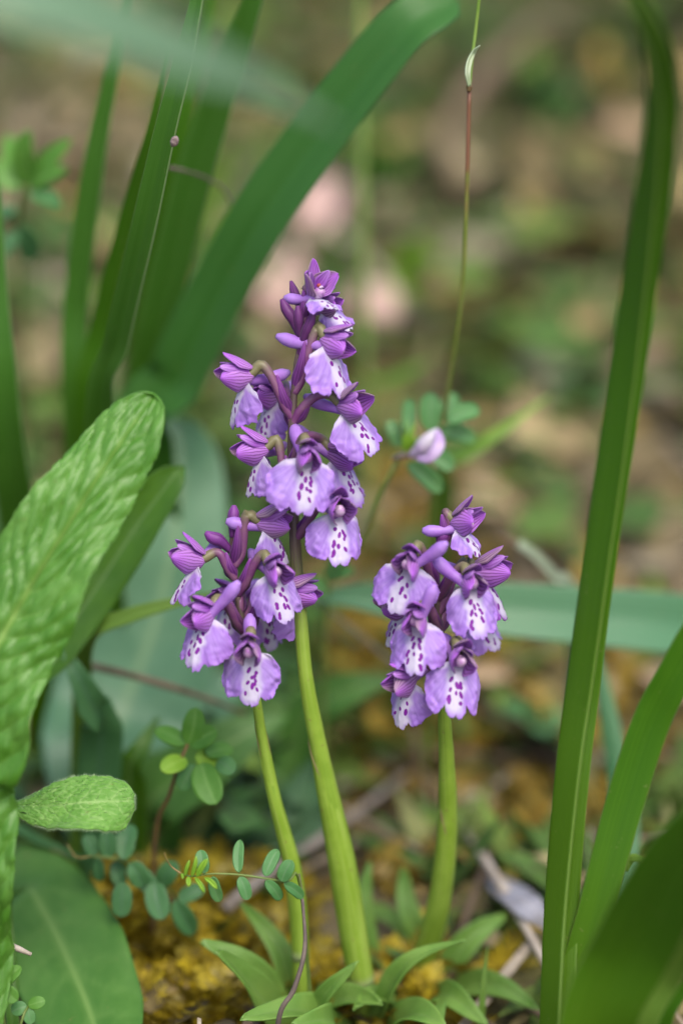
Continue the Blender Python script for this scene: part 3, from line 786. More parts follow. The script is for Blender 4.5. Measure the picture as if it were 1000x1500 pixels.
def trefoil():
    d = .602
    base = drop(P(10, 1530, .61))
    t = thing('trefoil_sprig', 'tiny pale trefoil with round leaflets at the edge of the moss', 'plant', base)
    tube('stem', [base] + cl((6, 1490, .605), (2, 1446, d)), [pxw(3), pxw(2)], M['vstem'], t)
    tube('stem', [base] + cl((30, 1505, .605), (42, 1474, .606)), [pxw(3), pxw(2)], M['vstem'], t)
    for b, e, hw, m, q in [((1, 1446), (30, 1418), 14, 'clover', d), ((1, 1447), (28, 1468), 15, 'clover', d), ((0, 1446), (-30, 1440), 15, 'clover', d), ((40, 1474), (18, 1482), 11, 'vetch', .606), ((42, 1473), (66, 1466), 12, 'clover', .606), ((42, 1476), (46, 1502), 12, 'vetch', .606)]:
        leaflet(t, b, e, hw, q, q, M[m], 'round', 8, 5)
trefoil()

def vetch_one():
    base = drop(P(300, 1360, .665))
    t = thing('vetch_sprig', 'vetch sprig of dark blue-green leaflets hanging above the moss', 'plant', base)
    tube('stem', [base] + cl((262, 1322, .655), (225, 1290, .648), (182, 1261, .642), (134, 1254, .64)), [pxw(4), pxw(3), pxw(2), pxw(1.5)], M['vstem'], t)
    for b, e, hw in [((138, 1255), (126, 1225), 13), ((158, 1256), (158, 1212), 14), ((182, 1260), (192, 1212), 19), ((146, 1256), (147, 1290), 10), ((170, 1260), (178, 1298), 13), ((190, 1264), (212, 1302), 18), ((200, 1274), (226, 1310), 17), ((180, 1292), (178, 1348), 19), ((226, 1292), (240, 1356), 18), ((256, 1318), (282, 1366), 16), ((236, 1296), (262, 1262), 16), ((262, 1318), (296, 1300), 15)]:
        q = .642 + random.uniform(-.004, .006)
        leaflet(t, b, e, hw, q, q + random.uniform(-.004, .004), M['vetchdark'], 'oblong')
    for e in [(105, 1250), (98, 1236)]:
        tube('tendril', cl((134, 1254, .64), (114, 1256, .637), (*e, .637)), pxw(1.1), M['tendril'], t, seg=5)
vetch_one()

def vetch_two():
    d = .603
    base = drop(P(462, 1330, .625))
    t = thing('vetch_sprig', 'vetch frond with paired leaflets and tiny folded new ones crossing the thinnest orchid stem', 'plant', base)
    rb = [base] + cl((440, 1302, .612), (420, 1293, .606), (390, 1287, d), (348, 1281, d), (309, 1280, d), (282, 1284, d), (266, 1280, d))
    tube('stem', rb, [pxw(3.2), pxw(3), pxw(2.6), pxw(2.2), pxw(1.6), pxw(1.2)], M['vstem'], t)
    tube('tendril', cl((266, 1280, d), (252, 1270, d), (244, 1258, .601), (241, 1249, .60)), [pxw(1.3), pxw(.8)], M['tendril'], t, seg=5)
    for b, e, hw in [((350, 1279), (352, 1232), 10.5), ((388, 1284), (406, 1246), 11.5), ((413, 1291), (428, 1261), 11), ((351, 1284), (364, 1322), 11), ((388, 1290), (411, 1318), 11), ((415, 1294), (441, 1313), 10), ((300, 1280), (293, 1240), 11), ((312, 1283), (322, 1322), 12)]:
        leaflet(t, b, e, hw, d, d + random.uniform(-.003, .004), M['vetch'], 'oblong', 14)
    for b, e, hw in [((271, 1283), (278, 1260), 4.5), ((281, 1284), (287, 1256), 5), ((289, 1284), (305, 1258), 5.5), ((286, 1286), (301, 1310), 5.5), ((300, 1286), (320, 1304), 5), ((276, 1285), (277, 1300), 4.5), ((266, 1281), (268, 1288), 3)]:
        leaflet(t, b, e, hw, d - .002, d - .003, M['young'], 'oblong', 35)
vetch_two()

def vetch_three():
    d = .655
    base = drop(P(470, 930, .70))
    t = thing('vetch_sprig', 'flowering vetch sprig with one pale lilac bud beside the tallest orchid', 'plant', base)
    tube('stem', [base] + cl((478, 870, .69), (510, 818, .675), (540, 768, .665), (562, 712, .658), (581, 678, d)), [pxw(5.5), pxw(5), pxw(4.5), pxw(4.5), pxw(4)], M['vstem'], t)
    tube('stem', cl((582, 676, d), (604, 650, .657), (630, 636, .66), (654, 615, .662)), [pxw(3), pxw(2)], M['vstem'], t)
    nd = tube('node', cl((574, 672, .653), (588, 668, .652), (603, 667, .651)), [pxw(3), pxw(5.5), pxw(3)], M['twigdark'], t)
    for b, e, hw in [((586, 656), (566, 612), 13), ((598, 640), (599, 585), 13.5), ((630, 632), (630, 572), 16), ((652, 614), (666, 574), 13), ((655, 619), (707, 598), 15.5), ((644, 632), (696, 644), 14), ((630, 660), (668, 690), 15), ((596, 679), (646, 720), 17)]:
        q = d + random.uniform(0, .012)
        leaflet(t, b, e, hw, q, q + random.uniform(-.004, .006), M['vetch'], 'oblong', 15)
    for b, e in [((594, 662), (598, 618)), ((596, 660), (610, 612)), ((592, 660), (588, 634)), ((600, 658), (618, 634)), ((598, 660), (604, 640))]:
        leaflet(t, b, e, 4.5, .652, .650, M['young'], 'lance', 20, 4)
    bd = tube('bud', cl((600, 668, .651), (614, 660, .650), (626, 650, .649), (634, 640, .649), (640, 628, .65)), [pxw(4), pxw(10), pxw(15), pxw(15), pxw(11), pxw(2)], M['bud'], t, seg=14, n=18)
    leaf('petal', cl((610, 672, .645), (628, 670, .642), (642, 652, .642), (641, 630, .646)), pxw(9), M['budpetal'], bd, 'oval', ns=16, nt=7, cup=-.3)
    for b, e, hw in [((482, 850), (500, 812), 12), ((486, 846), (520, 836), 12), ((500, 830), (456, 742), 9), ((476, 868), (446, 850), 14)]:
        leaflet(t, b, e, hw, .672, .668, M['vetch'], 'oblong', 15)
vetch_three()

def upper_herb():
    d = .70
    base = drop(P(30, 480, .84))
    t = thing('trifoliate_herb', 'soft green herb with a palm of leaflets beside the upright strap leaves', 'plant', base)
    tube('stem', [base] + cl((28, 350, .75), (34, 276, d)), [pxw(7), pxw(6), pxw(5)], M['vstem'], t)
    for b, e, hw, m in [((36, 272), (44, 178), 22, 'clover'), ((32, 272), (12, 196), 16, 'clover'), ((40, 270), (104, 206), 18, 'clover'), ((42, 274), (104, 246), 17, 'clover'), ((30, 276), (-18, 236), 20, 'clover'), ((44, 282), (92, 304), 15, 'vetch'), ((26, 310), (-20, 330), 18, 'vetchdark'), ((30, 330), (50, 380), 18, 'vetchdark'), ((26, 340), (-6, 380), 16, 'vetchdark')]:
        leaflet(t, b, e, hw, d, d + random.uniform(-.01, .01), M[m], 'oval', 12, 5)
upper_herb()

# ------------------------------------------------------------------ grasses
def grasses():
    g0 = drop(P(624, 930, .72))
    t = thing('grass_stalk', 'thin grass stalk with a pale sheath at its brown joint', 'grass stalk', g0)
    low = cl((628, 790, .69), (640, 680, .672), (656, 570, .655), (668, 490, .645), (677, 420, .638), (683, 290, .628), (687, 130, .622))
    tube('stem', [g0] + low, [pxw(5), pxw(4.5), pxw(4.2), pxw(3.8), pxw(3.5), pxw(3.2)], M['stalk'], t, seg=8, n=60)
    tube('stem', cl((687, 132, .622), (690, 95, .621), (696, 45, .62), (701, 0, .618), (708, -80, .615)), [pxw(2.8), pxw(2.6), pxw(2.4)], M['stalktop'], t, seg=8, n=20)
    tube('joint', cl((686, 134, .6215), (687, 127, .6215), (688, 121, .6215)), [pxw(3), pxw(5), pxw(3)], M['brownstem'], t)
    leaf('sheath', cl((686, 126, .619), (683, 108, .618), (686, 90, .618), (693, 76, .618), (703, 66, .616)), hws(.62, 4, 6, 6, 4.5, 1), M['palesheath'], t, fold=35, ns=24, nt=9, twist=[20, 30, 50])
    g1 = drop(P(540, 760, .84))
    t = thing('grass_stalk', 'blurred grass stalk with a slim leaf, beside the pink dead leaves', 'grass stalk', g1)
    tube('stem', [g1] + cl((537, 640, .82), (535, 500, .80), (531, 350, .785), (529, 180, .77), (528, 30, .76), (526, -90, .75)), [pxw(9), pxw(8.5), pxw(8.5), pxw(8), pxw(7.5), pxw(6)], M['palestalk'], t, n=40)
    leaf('leaf', cl((536, 560, .81), (560, 560, .80), (592, 549, .79), (634, 526, .78)), hws(.79, 4, 10, 11, 1), M['brightblade'], t, fold=14, ns=20, nt=7)
    g2 = drop(P(640, 790, .80))
    t = thing('grass_plant', 'broad pale green grass blade rising past the lilac bud', 'grass blade', g2)
    leaf('leaf', [g2] + cl((652, 708, .73), (690, 664, .71), (745, 624, .705), (804, 580, .705)), hws(.71, 3, 5, 13, 19, 15, 1.5), M['brightblade'], t, fold=18, ns=34, nt=9)
    g3 = drop(P(852, 905, .735), 0)
    t = thing('dry_tipped_blade', 'silvery blade with a withered brown tip above the level strap leaf', 'grass blade', g3)
    leaf('leaf', [g3] + cl((836, 880, .70), (812, 846, .69), (785, 815, .685), (756, 795, .683)), hws(.69, 14, 13, 13, 11, 7), M['silver'], t, fold=18, ns=34, nt=9)
    leaf('dry_tip', cl((757, 796, .683), (740, 788, .683), (722, 778, .684)), hws(.683, 6.8, 4, 1), M['twigbrown'], t, fold=26, ns=14, nt=7)
    g4 = drop(P(700, 1500, .63))
    t = thing('grass_plant', 'slender upright grass blade at the foot of the twig pile', 'grass blade', g4)
    leaf('leaf', [g4] + cl((708, 1440, .635), (714, 1385, .64)), hws(.63, 4, 6, 1), M['grassy'], t, fold=18, ns=20, nt=7)
grasses()

# ------------------------------------------------------------------ twigs, dead leaves
def twig(label, pts, rad, mat, ground=True):
    v, f, st = tube_geo(pts, rad, wob=.18, seed=random.randrange(99), n=max(18, 10 * (len(pts) - 1)), seg=8)
    o = mesh('twig', v, f, M[mat], None, pts[0], st)
    return tag(o, label, 'twig')
def onG(px, py, up=.003):
    return G(px, py, up)
def debris():
    twig('dark thin stem bent across the foot of the orchids', [drop(P(400, 1520, .612))] + cl((408, 1495, .608), (430, 1450, .606), (446, 1392, .608), (444, 1330, .612), (438, 1280, .62)), [pxw(6), pxw(5.5), pxw(4.5), pxw(3), pxw(1.5)], 'twigdark')
    twig('stout grey twig lying behind the tallest orchid stem', [onG(330, 1330, .012), onG(400, 1275, .012), onG(490, 1215, .01), onG(600, 1130, .004)], [pxw(11), pxw(10), pxw(8), pxw(5)], 'twig')
    twig('brown forked twig standing behind the orchid with curved stem', [onG(640, 1330), P(622, 1270, .735), P(628, 1180, .73), P(612, 1110, .73), P(604, 1060, .735)], [pxw(9), pxw(8), pxw(7), pxw(4)], 'twigbrown')
    twig('pale twig slanting down to the grey dead leaf', [onG(672, 1205, .008), onG(720, 1275, .012), onG(770, 1360, .012), onG(815, 1440, .006)], [pxw(5), pxw(8), pxw(9), pxw(6)], 'twigpale')
    twig('long brown twig lying level on the ochre bank', [onG(555, 1108), onG(660, 1104), onG(760, 1112), onG(870, 1108)], [pxw(6), pxw(10), pxw(9), pxw(5)], 'twigbrown')
    twig('thin dry stalk slanting beneath the level strap leaf', cl((455, 876, .69), (500, 908, .695), (545, 945, .70), (580, 978, .71)) + [onG(600, 1010, 0)], [pxw(3), pxw(4.5), pxw(5), pxw(4)], 'twig')
    twig('blurred brown twig crossing the big blue-green leaf', cl((70, 958, .672), (130, 974, .671), (210, 994, .671), (300, 1022, .673), (360, 1046, .68)), [pxw(6), pxw(6.5), pxw(6), pxw(5), pxw(3)], 'twigbrown')
    twig('short pale twig end poking over the large dull leaf', [drop(P(-70, 1400, .62), .03)] + cl((-30, 1364, .615), (0, 1378, .61), (46, 1398, .612)), [pxw(7), pxw(7), pxw(6), pxw(3)], 'twigpale')
    twig('bare brown twig at the foot of the strap clump', [onG(700, 1420, .004), onG(745, 1455, .005), onG(800, 1492, .004)], [pxw(5), pxw(7), pxw(6)], 'twigbrown')
    twig('grey twig crossing the pale twig pile', [onG(640, 1225, .004), onG(700, 1170, .008), onG(760, 1125, .008)], [pxw(6), pxw(8), pxw(4)], 'twig')
    twig('dark twig half buried under the ochre moss', [onG(690, 1030, .004), onG(760, 1070, .006), onG(840, 1130, .006), onG(880, 1160, .002)], [pxw(5), pxw(9), pxw(8), pxw(4)], 'twigdark')
    twig('thin curled tendril hooked between the strap leaves', cl((249, 246, .655), (270, 250, .66), (300, 260, .665), (325, 275, .672), (340, 300, .676)), [pxw(4), pxw(2.6), pxw(2.6), pxw(2.4), pxw(2)], 'twigdark')
    twig('pale bent stalk arching over the bank by the pink leaf', [onG(480, 330, .01), onG(540, 385, .02), onG(575, 425, .012), onG(610, 480, 0)], [pxw(5, .9), pxw(5, .9), pxw(4, .9)], 'twigpale')
    twig('grey branch lying far up the mossy bank', [onG(700, 310, .005), onG(650, 200, .03), onG(760, 60, .03), onG(830, 20, .01)][::1], [.003, .0035, .003, .002], 'twigbrown')
    def dead(label, a, m, b, hw, mat, **k):
        pts = [onG(*a, .004), onG(*m, .016), onG(*b, .009)]
        d = (pts[1] - CAM).dot(cF)
        o = leaf('dead_leaf', pts, pxw(hw, d), M[mat], None, 'oval', org=pts[0], veins=7, ns=30, nt=13, bull=.05, **k)
        return tag(o, label, 'dead leaf')
    dead('pink dead leaf folded upright beside the diagonal strap leaf', (436, 366), (466, 310), (494, 250), 40, 'drypink', fold=20, face=(-.2, -.8, .5))
    dead('larger pink dead leaf leaning under the diagonal strap leaf', (470, 440), (410, 408), (366, 350), 50, 'drypink', fold=12, face=(0, -.8, .5))
    dead('pinkish dead leaf lying flat behind the tip of the tallest orchid', (474, 420), (548, 438), (624, 466), 34, 'drypink', fold=-10, face=(0, -.6, .8))
    dead('pale grey dead leaf lying underside up below the pale twig', (722, 1280), (765, 1318), (815, 1365), 30, 'drypale', fold=-12, face=(.1, -.6, .8))
    dead('tan dead leaf curled beneath the level strap leaf', (640, 960), (690, 985), (760, 990), 17, 'drytan', fold=24)
    dead('tan dead leaf behind the leaning strap leaf of the glossy clump', (940, 980), (985, 1000), (1040, 1010), 24, 'drytan', fold=14)
    dead('brown dead leaf propped in the litter under the lilac bud', (650, 740), (700, 730), (760, 742), 26, 'drytan', fold=18)
    dead('dull tan dead leaf high up the mossy bank', (860, 190), (900, 180), (960, 200), 22, 'drytan', fold=18)
    hk = tube('seed_husk', cl((252, 214, .604), (255, 209, .6035), (257, 204, .6035), (259, 200, .604)), [pxw(2), pxw(6.5), pxw(6), pxw(1.5)], M['husk'], None, org=P(255, 208, .604))
    tag(hk, 'tiny papery seed husk stuck on the edge of a strap leaf', 'seed husk')
debris()

def bank_plants():
    specs = [('bright yellow-green broad-leaved seedling standing behind the slim stalk', (600, 430), 'young', [((560, 400), 30), ((600, 350), 34), ((640, 385), 30), ((575, 440), 22)]),  # plain bright yellow-green leaf colour
             ('pale green herb behind the top of the wide strap leaf', (545, 300), 'clover', [((520, 200), 30), ((560, 170), 32), ((600, 230), 26), ((500, 260), 24)]),
             ('soft yellow-green herb showing between two strap leaves', (290, 400), 'young', [((270, 350), 22), ((310, 350), 22), ((320, 400), 18), ((330, 210), 18)]),
             ('dull green herb up the bank below the arching leaf tip', (800, 180), 'vetch', [((760, 120), 26), ((820, 90), 30), ((850, 150), 28), ((780, 170), 22)]),
             ('small green herb half way up the bank beyond the grass blade', (850, 590), 'vetch', [((810, 570), 26), ((860, 555), 26), ((890, 600), 22)]),
             ('grey-green seedling beside the long brown twig', (790, 1090), 'vetch', [((740, 1045), 24), ((800, 1080), 30), ((830, 1060), 18)])]
    for label, (bx, by), m, lv in specs:
        base = G(bx, by)
        t = thing('bank_herb', label, 'plant', base, 'herbs on the bank')
        d0 = (base - CAM).dot(cF)
        for (ex, ey), hw in lv:
            e = P(ex, ey, d0 - .02 + random.uniform(-.02, .02))
            mid = (base + e) / 2 + Vector((0, 0, .004))
            if e.z < float(gz(e.x, e.y)) + .006: e.z = float(gz(e.x, e.y)) + .008
            leaf('leaf', [base, mid, e], pxw(hw, d0), M[m], t, 'obov', fold=12, veins=6, ns=22, nt=11, face=(0, -.6, .8))
bank_plants()

# ------------------------------------------------------------------ orchids
OUT = np.array([(.95, -.5), (2.5, -.15), (4.5, .6), (5.9, 2.1), (6.5, 4.0), (6.4, 6.0), (5.7, 7.8), (4.7, 8.9), (3.6, 9.4), (2.7, 9.15), (2.25, 8.7), (2.0, 9.2), (1.5, 10.0), (.85, 10.3), (.35, 10.2), (0, 9.8)])
def lip_geo(W, L, a0, a1, phi, ruff, seed, tint, nspots):
    """three-lobed lip in millimetres, mouth at the origin, +y forward, +z up"""
    ns, nh = 50, 52
    rs = np.random.default_rng(seed)
    halves = []
    for sg in (-1, 1):
        o = OUT.copy()
        o[:, 0] *= W / 6.2 * rs.uniform(.94, 1.06); o[:, 1] *= L / 10.8
        o[9:11, 1] *= rs.uniform(.90, 1.02); o[12:, 1] *= rs.uniform(.97, 1.05)
        o[2:9] *= rs.uniform(.95, 1.04, (7, 1))
        q = path([(p[0], p[1], 0) for p in o], 400)
        # finer spacing towards the spotted middle
        k = np.linspace(0, 1, nh) ** .62
        i = k * 399
        h = np.stack([np.interp(i, np.arange(400), q[:, 0]), np.interp(i, np.arange(400), q[:, 1])], 1)
        fr = np.linspace(0, 30, nh)
        amp = .028 * sst(0, .25, k)
        h *= (1 + amp * vn(fr * .8, fr * 0 + sg + 3, seed + sg) + amp * .8 * vn(fr * 1.7, fr * 0, seed + 2 + sg))[:, None]
        h[:, 0] *= sg
        halves.append(h)
    outl = np.vstack([halves[0], halves[1][-2::-1]])
    nt = len(outl)
    s = np.linspace(.0, 1, ns)
    Sg = np.repeat(s[:, None], nt, 1)
    start = np.stack([np.linspace(-.95, .95, nt), np.full(nt, -.5)], 1)
    base = start[None] * (1 - Sg[..., None]) ** 2
    xy = outl[None] * Sg[..., None] + base * .8
    x = xy[..., 0]; l = xy[..., 1]
    T = np.clip(x / W, -1, 1); a = np.abs(T)
    ph = phi * (1 + .3 * np.sign(T) * rs.uniform(-1, 1))
    Rr = 6.0 / ph
    ang = x / Rr
    xx = Rr * np.sin(ang); h = -Rr * (1 - np.cos(ang))
    ed = sst(.35, 1, Sg)
    h = h + ruff * (.85 * vn(x * .5 + seed, l * .42, seed + 7) + .50 * vn(x * 1.1, l * 1.0 + seed, seed + 9)) * sst(.12, .8, a) * ed
    u = np.arctan2(x, np.maximum(l, .01) + .6)
    h = h + .10 * np.sin(u * 21 + seed) * ed * sst(.2, .5, a) + .28 * np.exp(-(x / .8) ** 2) * sst(.1, .4, Sg) + .08 * vn(x * 2.2, l * 1.5, seed + 11) * Sg
    h = h - .8 * sst(.7, 1, a) * sst(.3, .7, Sg) * rs.uniform(0, 1)
    th = a0 + (a1 - a0) * np.clip(l / 11, 0, 1.1)
    ls = np.linspace(-1, 13, 90); ths = a0 + (a1 - a0) * np.clip(ls / 11, 0, 1.1); st_ = ls[1] - ls[0]
    cy = np.cumsum(np.cos(ths)) * st_ - 1; cz = -np.cumsum(np.sin(ths)) * st_ + 1 * math.sin(a0)
    y = np.interp(l, ls, cy) + np.sin(th) * h; z = np.interp(l, ls, cz) + np.cos(th) * h
    Pg = np.stack([xx, y + .2, z - .2], -1)
    off = rs.uniform(-.3, .3)
    xm = np.abs(x - off)
    white = sst(2.9, .7, xm + .5 * vn(x * .8, l * .8, seed + 3)) * sst(11.8, 8.0, l)
    white = np.maximum(white, .8 * sst(1.8, .4, l))
    sp = []
    l0, l1 = rs.uniform(2.6, 3.4), rs.uniform(8.2, 9.2)
    for k in range(nspots):
        row = (-1, 1, 0, 1, -1, 0, 1, -1)[k % 8]
        lj = l0 + (l1 - l0) * (k + rs.uniform(-.3, .5)) / nspots
        xj = off + row * (.45 + .12 * lj) * rs.uniform(.7, 1.15) + rs.uniform(-.2, .2)
        sp.append((xj, lj, rs.uniform(.30, .46), rs.uniform(.42, .80), rs.uniform(-.4, .4) - row * .3))
        if rs.random() < .22: sp.append((xj + rs.uniform(-.4, .4), lj + rs.uniform(.5, .8), .36, .45, 0))
    dm = np.full(x.shape, 3.0)
    for (xj, lj, rx, rl, sk) in sp:
        dm = np.minimum(dm, np.sqrt((((x - xj) + sk * (l - lj) * .6) / rx) ** 2 + ((l - lj) / rl) ** 2))
    pat = np.zeros((ns, nt, 4)); pat[..., 0] = white; pat[..., 1] = np.minimum(dm, 3) / 3; pat[..., 2] = tint; pat[..., 3] = 1
    return Pg, u, Sg, pat

def flower(t, stem_at, f, idx):
    """f: mouth px, py, depth offset, yaw, then options"""
    px, py, dd, yaw = f[:4]; o = f[4] if len(f) > 4 else {}
    sc = o.get('sc', 1.0) * .00106
    seed = 100 + idx * 17
    rr = random.Random(seed)
    mouth = P(px, py, DF + dd)
    ya = R(yaw); pit = R(o.get('pitch', -4) + rr.uniform(-6, 8)); rol = R(o.get('roll', 0) + rr.uniform(-11, 11))
    Fw = Vector((math.sin(ya) * math.cos(pit), -math.cos(ya) * math.cos(pit), math.sin(pit)))
    Rt = Vector((-Fw.y, Fw.x, 0)).normalized(); Rt = -Rt if Rt.dot(Vector((math.cos(ya), math.sin(ya), 0))) < 0 else Rt
    Up = Rt.cross(Fw)
    if Up.z < 0: Up = -Up
    Rt, Up = Rt * math.cos(rol) + Up * math.sin(rol), Up * math.cos(rol) - Rt * math.sin(rol)
    A = np.array([tuple(Rt), tuple(Fw), tuple(Up)])
    def loc(p): return mouth + Vector(tuple(np.asarray(p, float) @ A)) * sc
    def dr(p): return Vector(tuple(np.asarray(p, float) @ A)).normalized()
    att = stem_at(o.get('at', py + 25))
    # ovary: the flower's own stalk, twisted and arched
    back = loc((0, -1.9, 1.5)); top = loc((0, -3.8, 2.8))
    out = (back - att); out.z = 0; out = out.normalized() if out.length > 1e-5 else Vector((0, -1, 0))
    q1 = att + out * .0018 + Vector((0, 0, .0030))
    mid = (q1 + top) / 2 + Vector((0, 0, .0012))
    fl = tube('flower', [att, q1, mid, top, back, loc((0, -.6, 1.0))], [.75 * sc, .9 * sc, .95 * sc, .9 * sc, 1.1 * sc, 1.1 * sc], M['ovary'], t, org=mouth, n=26, seg=10)
    # lip
    Pg, T, Sg, pat = lip_geo(o.get('W', 6.0) * rr.uniform(.94, 1.06), o.get('L', 10.8) * rr.uniform(.93, 1.05), R(o.get('a0', 42) + rr.uniform(-9, 4)), R(o.get('a1', 74) + rr.uniform(-8, 6)), o.get('phi', .85) * rr.uniform(.8, 1.3), o.get('ruff', 1.0), seed, o.get('tint', rr.uniform(0, .15)), o.get('spots', rr.randint(5, 10)))
    Pw = np.array(tuple(mouth)) + (Pg @ A) * sc
    V, F, st, pt = solid(Pw, .00022, T, Sg, rr.random(), pat)
    mesh('lip', V, F, M['lip'], fl, None, st, pt)
    # spur
    if 'spur' in o:
        e = o['spur']; end = P(e[0], e[1], DF + dd + (e[2] if len(e) > 2 else 0))
    else:
        end = loc((rr.uniform(-1, 1), -9.5, 2.0 + rr.uniform(-1, 1.5)))
    s0 = loc((0, .3, -.1)); sv = end - s0
    bow = Vector((0, 0, -1)) * sv.length * o.get('bow', .05)
    tube('spur', [s0, s0 + sv * .3 + bow * .8, s0 + sv * .62 + bow, s0 + sv * .9 + bow * .3, end], [sc * q for q in (1.35, 1.15, 1.05, 1.1, 1.25, 1.4, 1.3, .55)], M['spur'], fl, n=26, seg=12)
    # hood
    op = o.get('open', rr.uniform(-.04, .16))
    def arc(b, d, nv, L, curl, k=6):
        pts = []; p = np.array(b, float); d = nrm(np.array(d, float)); nv = np.array(nv, float); nv = nrm(nv - (nv @ d) * d)
        for i in range(k + 1):
            pts.append(loc(p)); an = R(curl) * i / k
            p = p + (d * math.cos(an) + nv * math.sin(an)) * L / k
        return pts
    for sg in (-1, 1):
        j = lambda a: rr.uniform(-a, a)
        nv = (sg * .95, -.05, .25 + j(.12)); d = (sg * (.34 + .25 * op + j(.06)), .9 - .5 * op, .12 + .7 * op + j(.10))
        leaf('lateral_sepal', arc((sg * .95, -1.8, .75), d, nv, 7.6 + j(.5), -38 + 50 * op), sc * 3.1, M['sepal'], fl, 'sepal', face=dr(nv), cup=-.62, ns=22, nt=15, thick=.00018, wav=(.0002, 9, .4), seed=rr.random() * 6)
        nv2 = (sg * .7, -.35, .65); d2 = (sg * (.12 + .4 * op), .86 - .4 * op, .38 + .5 * op + j(.1))
        leaf('petal', arc((sg * .7, -1.0, 2.1), d2, nv2, 6.0 + j(.4), -22 + 24 * op), sc * 1.45, M['petal'], fl, 'sepal', face=dr(nv2), cup=-.45, ns=18, nt=9, thick=.00018)
    d3 = (rr.uniform(-.1, .1), .74 - .7 * op, .62 + .4 * op)
    leaf('dorsal_sepal', arc((0, -2.0, 2.5), d3, (0, -.62, .78), 7.2, -26 + 30 * op), sc * 2.0, M['sepal'], fl, 'sepal', face=dr((0, -.62, .78)), cup=-.6, ns=20, nt=13, thick=.00018)
    cv, cf, cst = tube_geo([loc((0, -1.0, .5)), loc((0, .7, .8)), loc((0, 1.9, 1.2)), loc((0, 2.7, 1.9)), loc((0, 2.5, 2.6))], [sc * q for q in (.9, 1.25, 1.3, 1.1, .4)], n=12, seg=10)
    col = mesh('column', cv, cf, M['column'], fl, None, cst)
    # bract hugging the ovary
    if o.get('bract', True):
        L = (top - att)
        side = o.get('bside', Vector((0, -1, .1)))
        b = att + Vector((0, 0, -.0004))
        tip = att + L * .62 + Vector((0, 0, .0025)) + out * -.0008
        midb = (b + tip) / 2 + side * .0009 + out * .0004
        leaf('bract', [b, midb + Vector((0, 0, .0002)), tip], 1.35 * sc, M['bract'], fl, 'lance', face=side, cup=-.55, ns=20, nt=9, thick=.00025)
    if o.get('pollen'):
        tube('pollinia', [loc((-.3, 1.4, 2.6)), loc((0, 1.7, 2.9)), loc((.4, 1.8, 3.1))], [sc * .3, sc * .55, sc * .25], M['pollen'], fl, n=8, seg=7)
    return fl

def bud(t, stem_at, at, tip, r, dd=0, mat='bract'):
    a = stem_at(at); e = P(tip[0], tip[1], DF + dd)
    m = a + (e - a) * .45 + Vector((0, 0, .0006))
    v = e - a
    tube('bud', [a, m, a + v * .75, a + v * .93, e], [r * .5, r * .65, r * .8, r * 1.05, r * .95, r * .35], M[mat], t, n=18, seg=11)

def orchid(label, stem_pts, rads, flowers, sheaths, leaves, buds, clasp=(), seed=0):
    base = P(*stem_pts[0])
    t = thing('orchid', label, 'orchid', base)
    pts = [drop(P(*stem_pts[0]), -.005)] + [P(*q) for q in stem_pts]; stem_pts = [stem_pts[0]] + list(stem_pts); rads = [rads[0]] + list(rads)
    C = path(pts, 200)
    rad = [pxw(r, q[2]) for r, q in zip(rads, stem_pts)]
    tube('stem', pts, None if False else np.interp(np.linspace(0, 1, 14), np.linspace(0, 1, len(rad)), rad), M['ostem' if seed == 1 else 'ostem_short'], t, n=90, seg=18, wob=.04, seed=seed)
    rel = C - np.array(tuple(CAM))
    dep = rel @ np.array(tuple(cF)); pyv = 750 - (rel @ np.array(tuple(cU))) / dep / K
    def at(y):
        i = int(np.argmin(np.abs(pyv - y))); return Vector(C[i])
    def radat(y):
        i = np.argmin(np.abs(pyv - y)); return float(np.interp(i / 199, np.linspace(0, 1, len(rad)), rad))
    for y0, y1 in sheaths:       # sheathing leaf bases with brown rims
        ys = np.linspace(y0, y1, 8)
        v, f, st = tube_geo([at(y) for y in ys], [radat(y) * 1.02 + .00012 for y in ys], n=40, seg=18)
        ax = nrm(np.array(tuple(at(y1) - at(y0))))
        v = v + ax[None] * (.006 * st[:, 0] * st[:, 1] ** 6)[:, None]
        mesh('sheath', v, f, M['osheath'], t, None, st)
    for y0, y1, sx in clasp:
        ys = np.linspace(y0, y1, 6)
        pp = [at(y) + Vector((sx * radat(y) * .35, -radat(y) * .80, radat(y) * .3)) for y in ys]
        leaf('clasping_leaf', pp, radat(y0) * .62, M['sheathpatch'], t, 'lance', face=(sx * .3, -.9, .3), cup=-.35, ns=24, nt=11, thick=.0003)
    for b, e, hw, d0, d1, mat in leaves:
        p0, p1 = P(*b, d0), P(*e, d1)
        p0b = Vector((p0.x, p0.y, float(gz(p0.x, p0.y)) + .001)) if p0.z < base.z + .02 else p0
        m = (p0b + p1) / 2 + Vector((random.uniform(-.003, .003), -.002, (p1 - p0b).length * random.uniform(.08, .2) + .001))
        leaf('basal_leaf', [p0b, m, p1], pxw(hw * random.uniform(1.3, 1.7), d0), M[mat], t, 'blade', fold=random.uniform(20, 34), wav=(.0006, 11, .7), seed=random.randrange(50), twist=[0, random.uniform(-25, 25)], ns=36, nt=13, veins=4, thick=.0004, face=(0, -.55, .8))
    for i, f in enumerate(flowers):
        flower(t, at, f, seed * 20 + i)
    for b in buds:
        bud(t, at, *b)
    return t

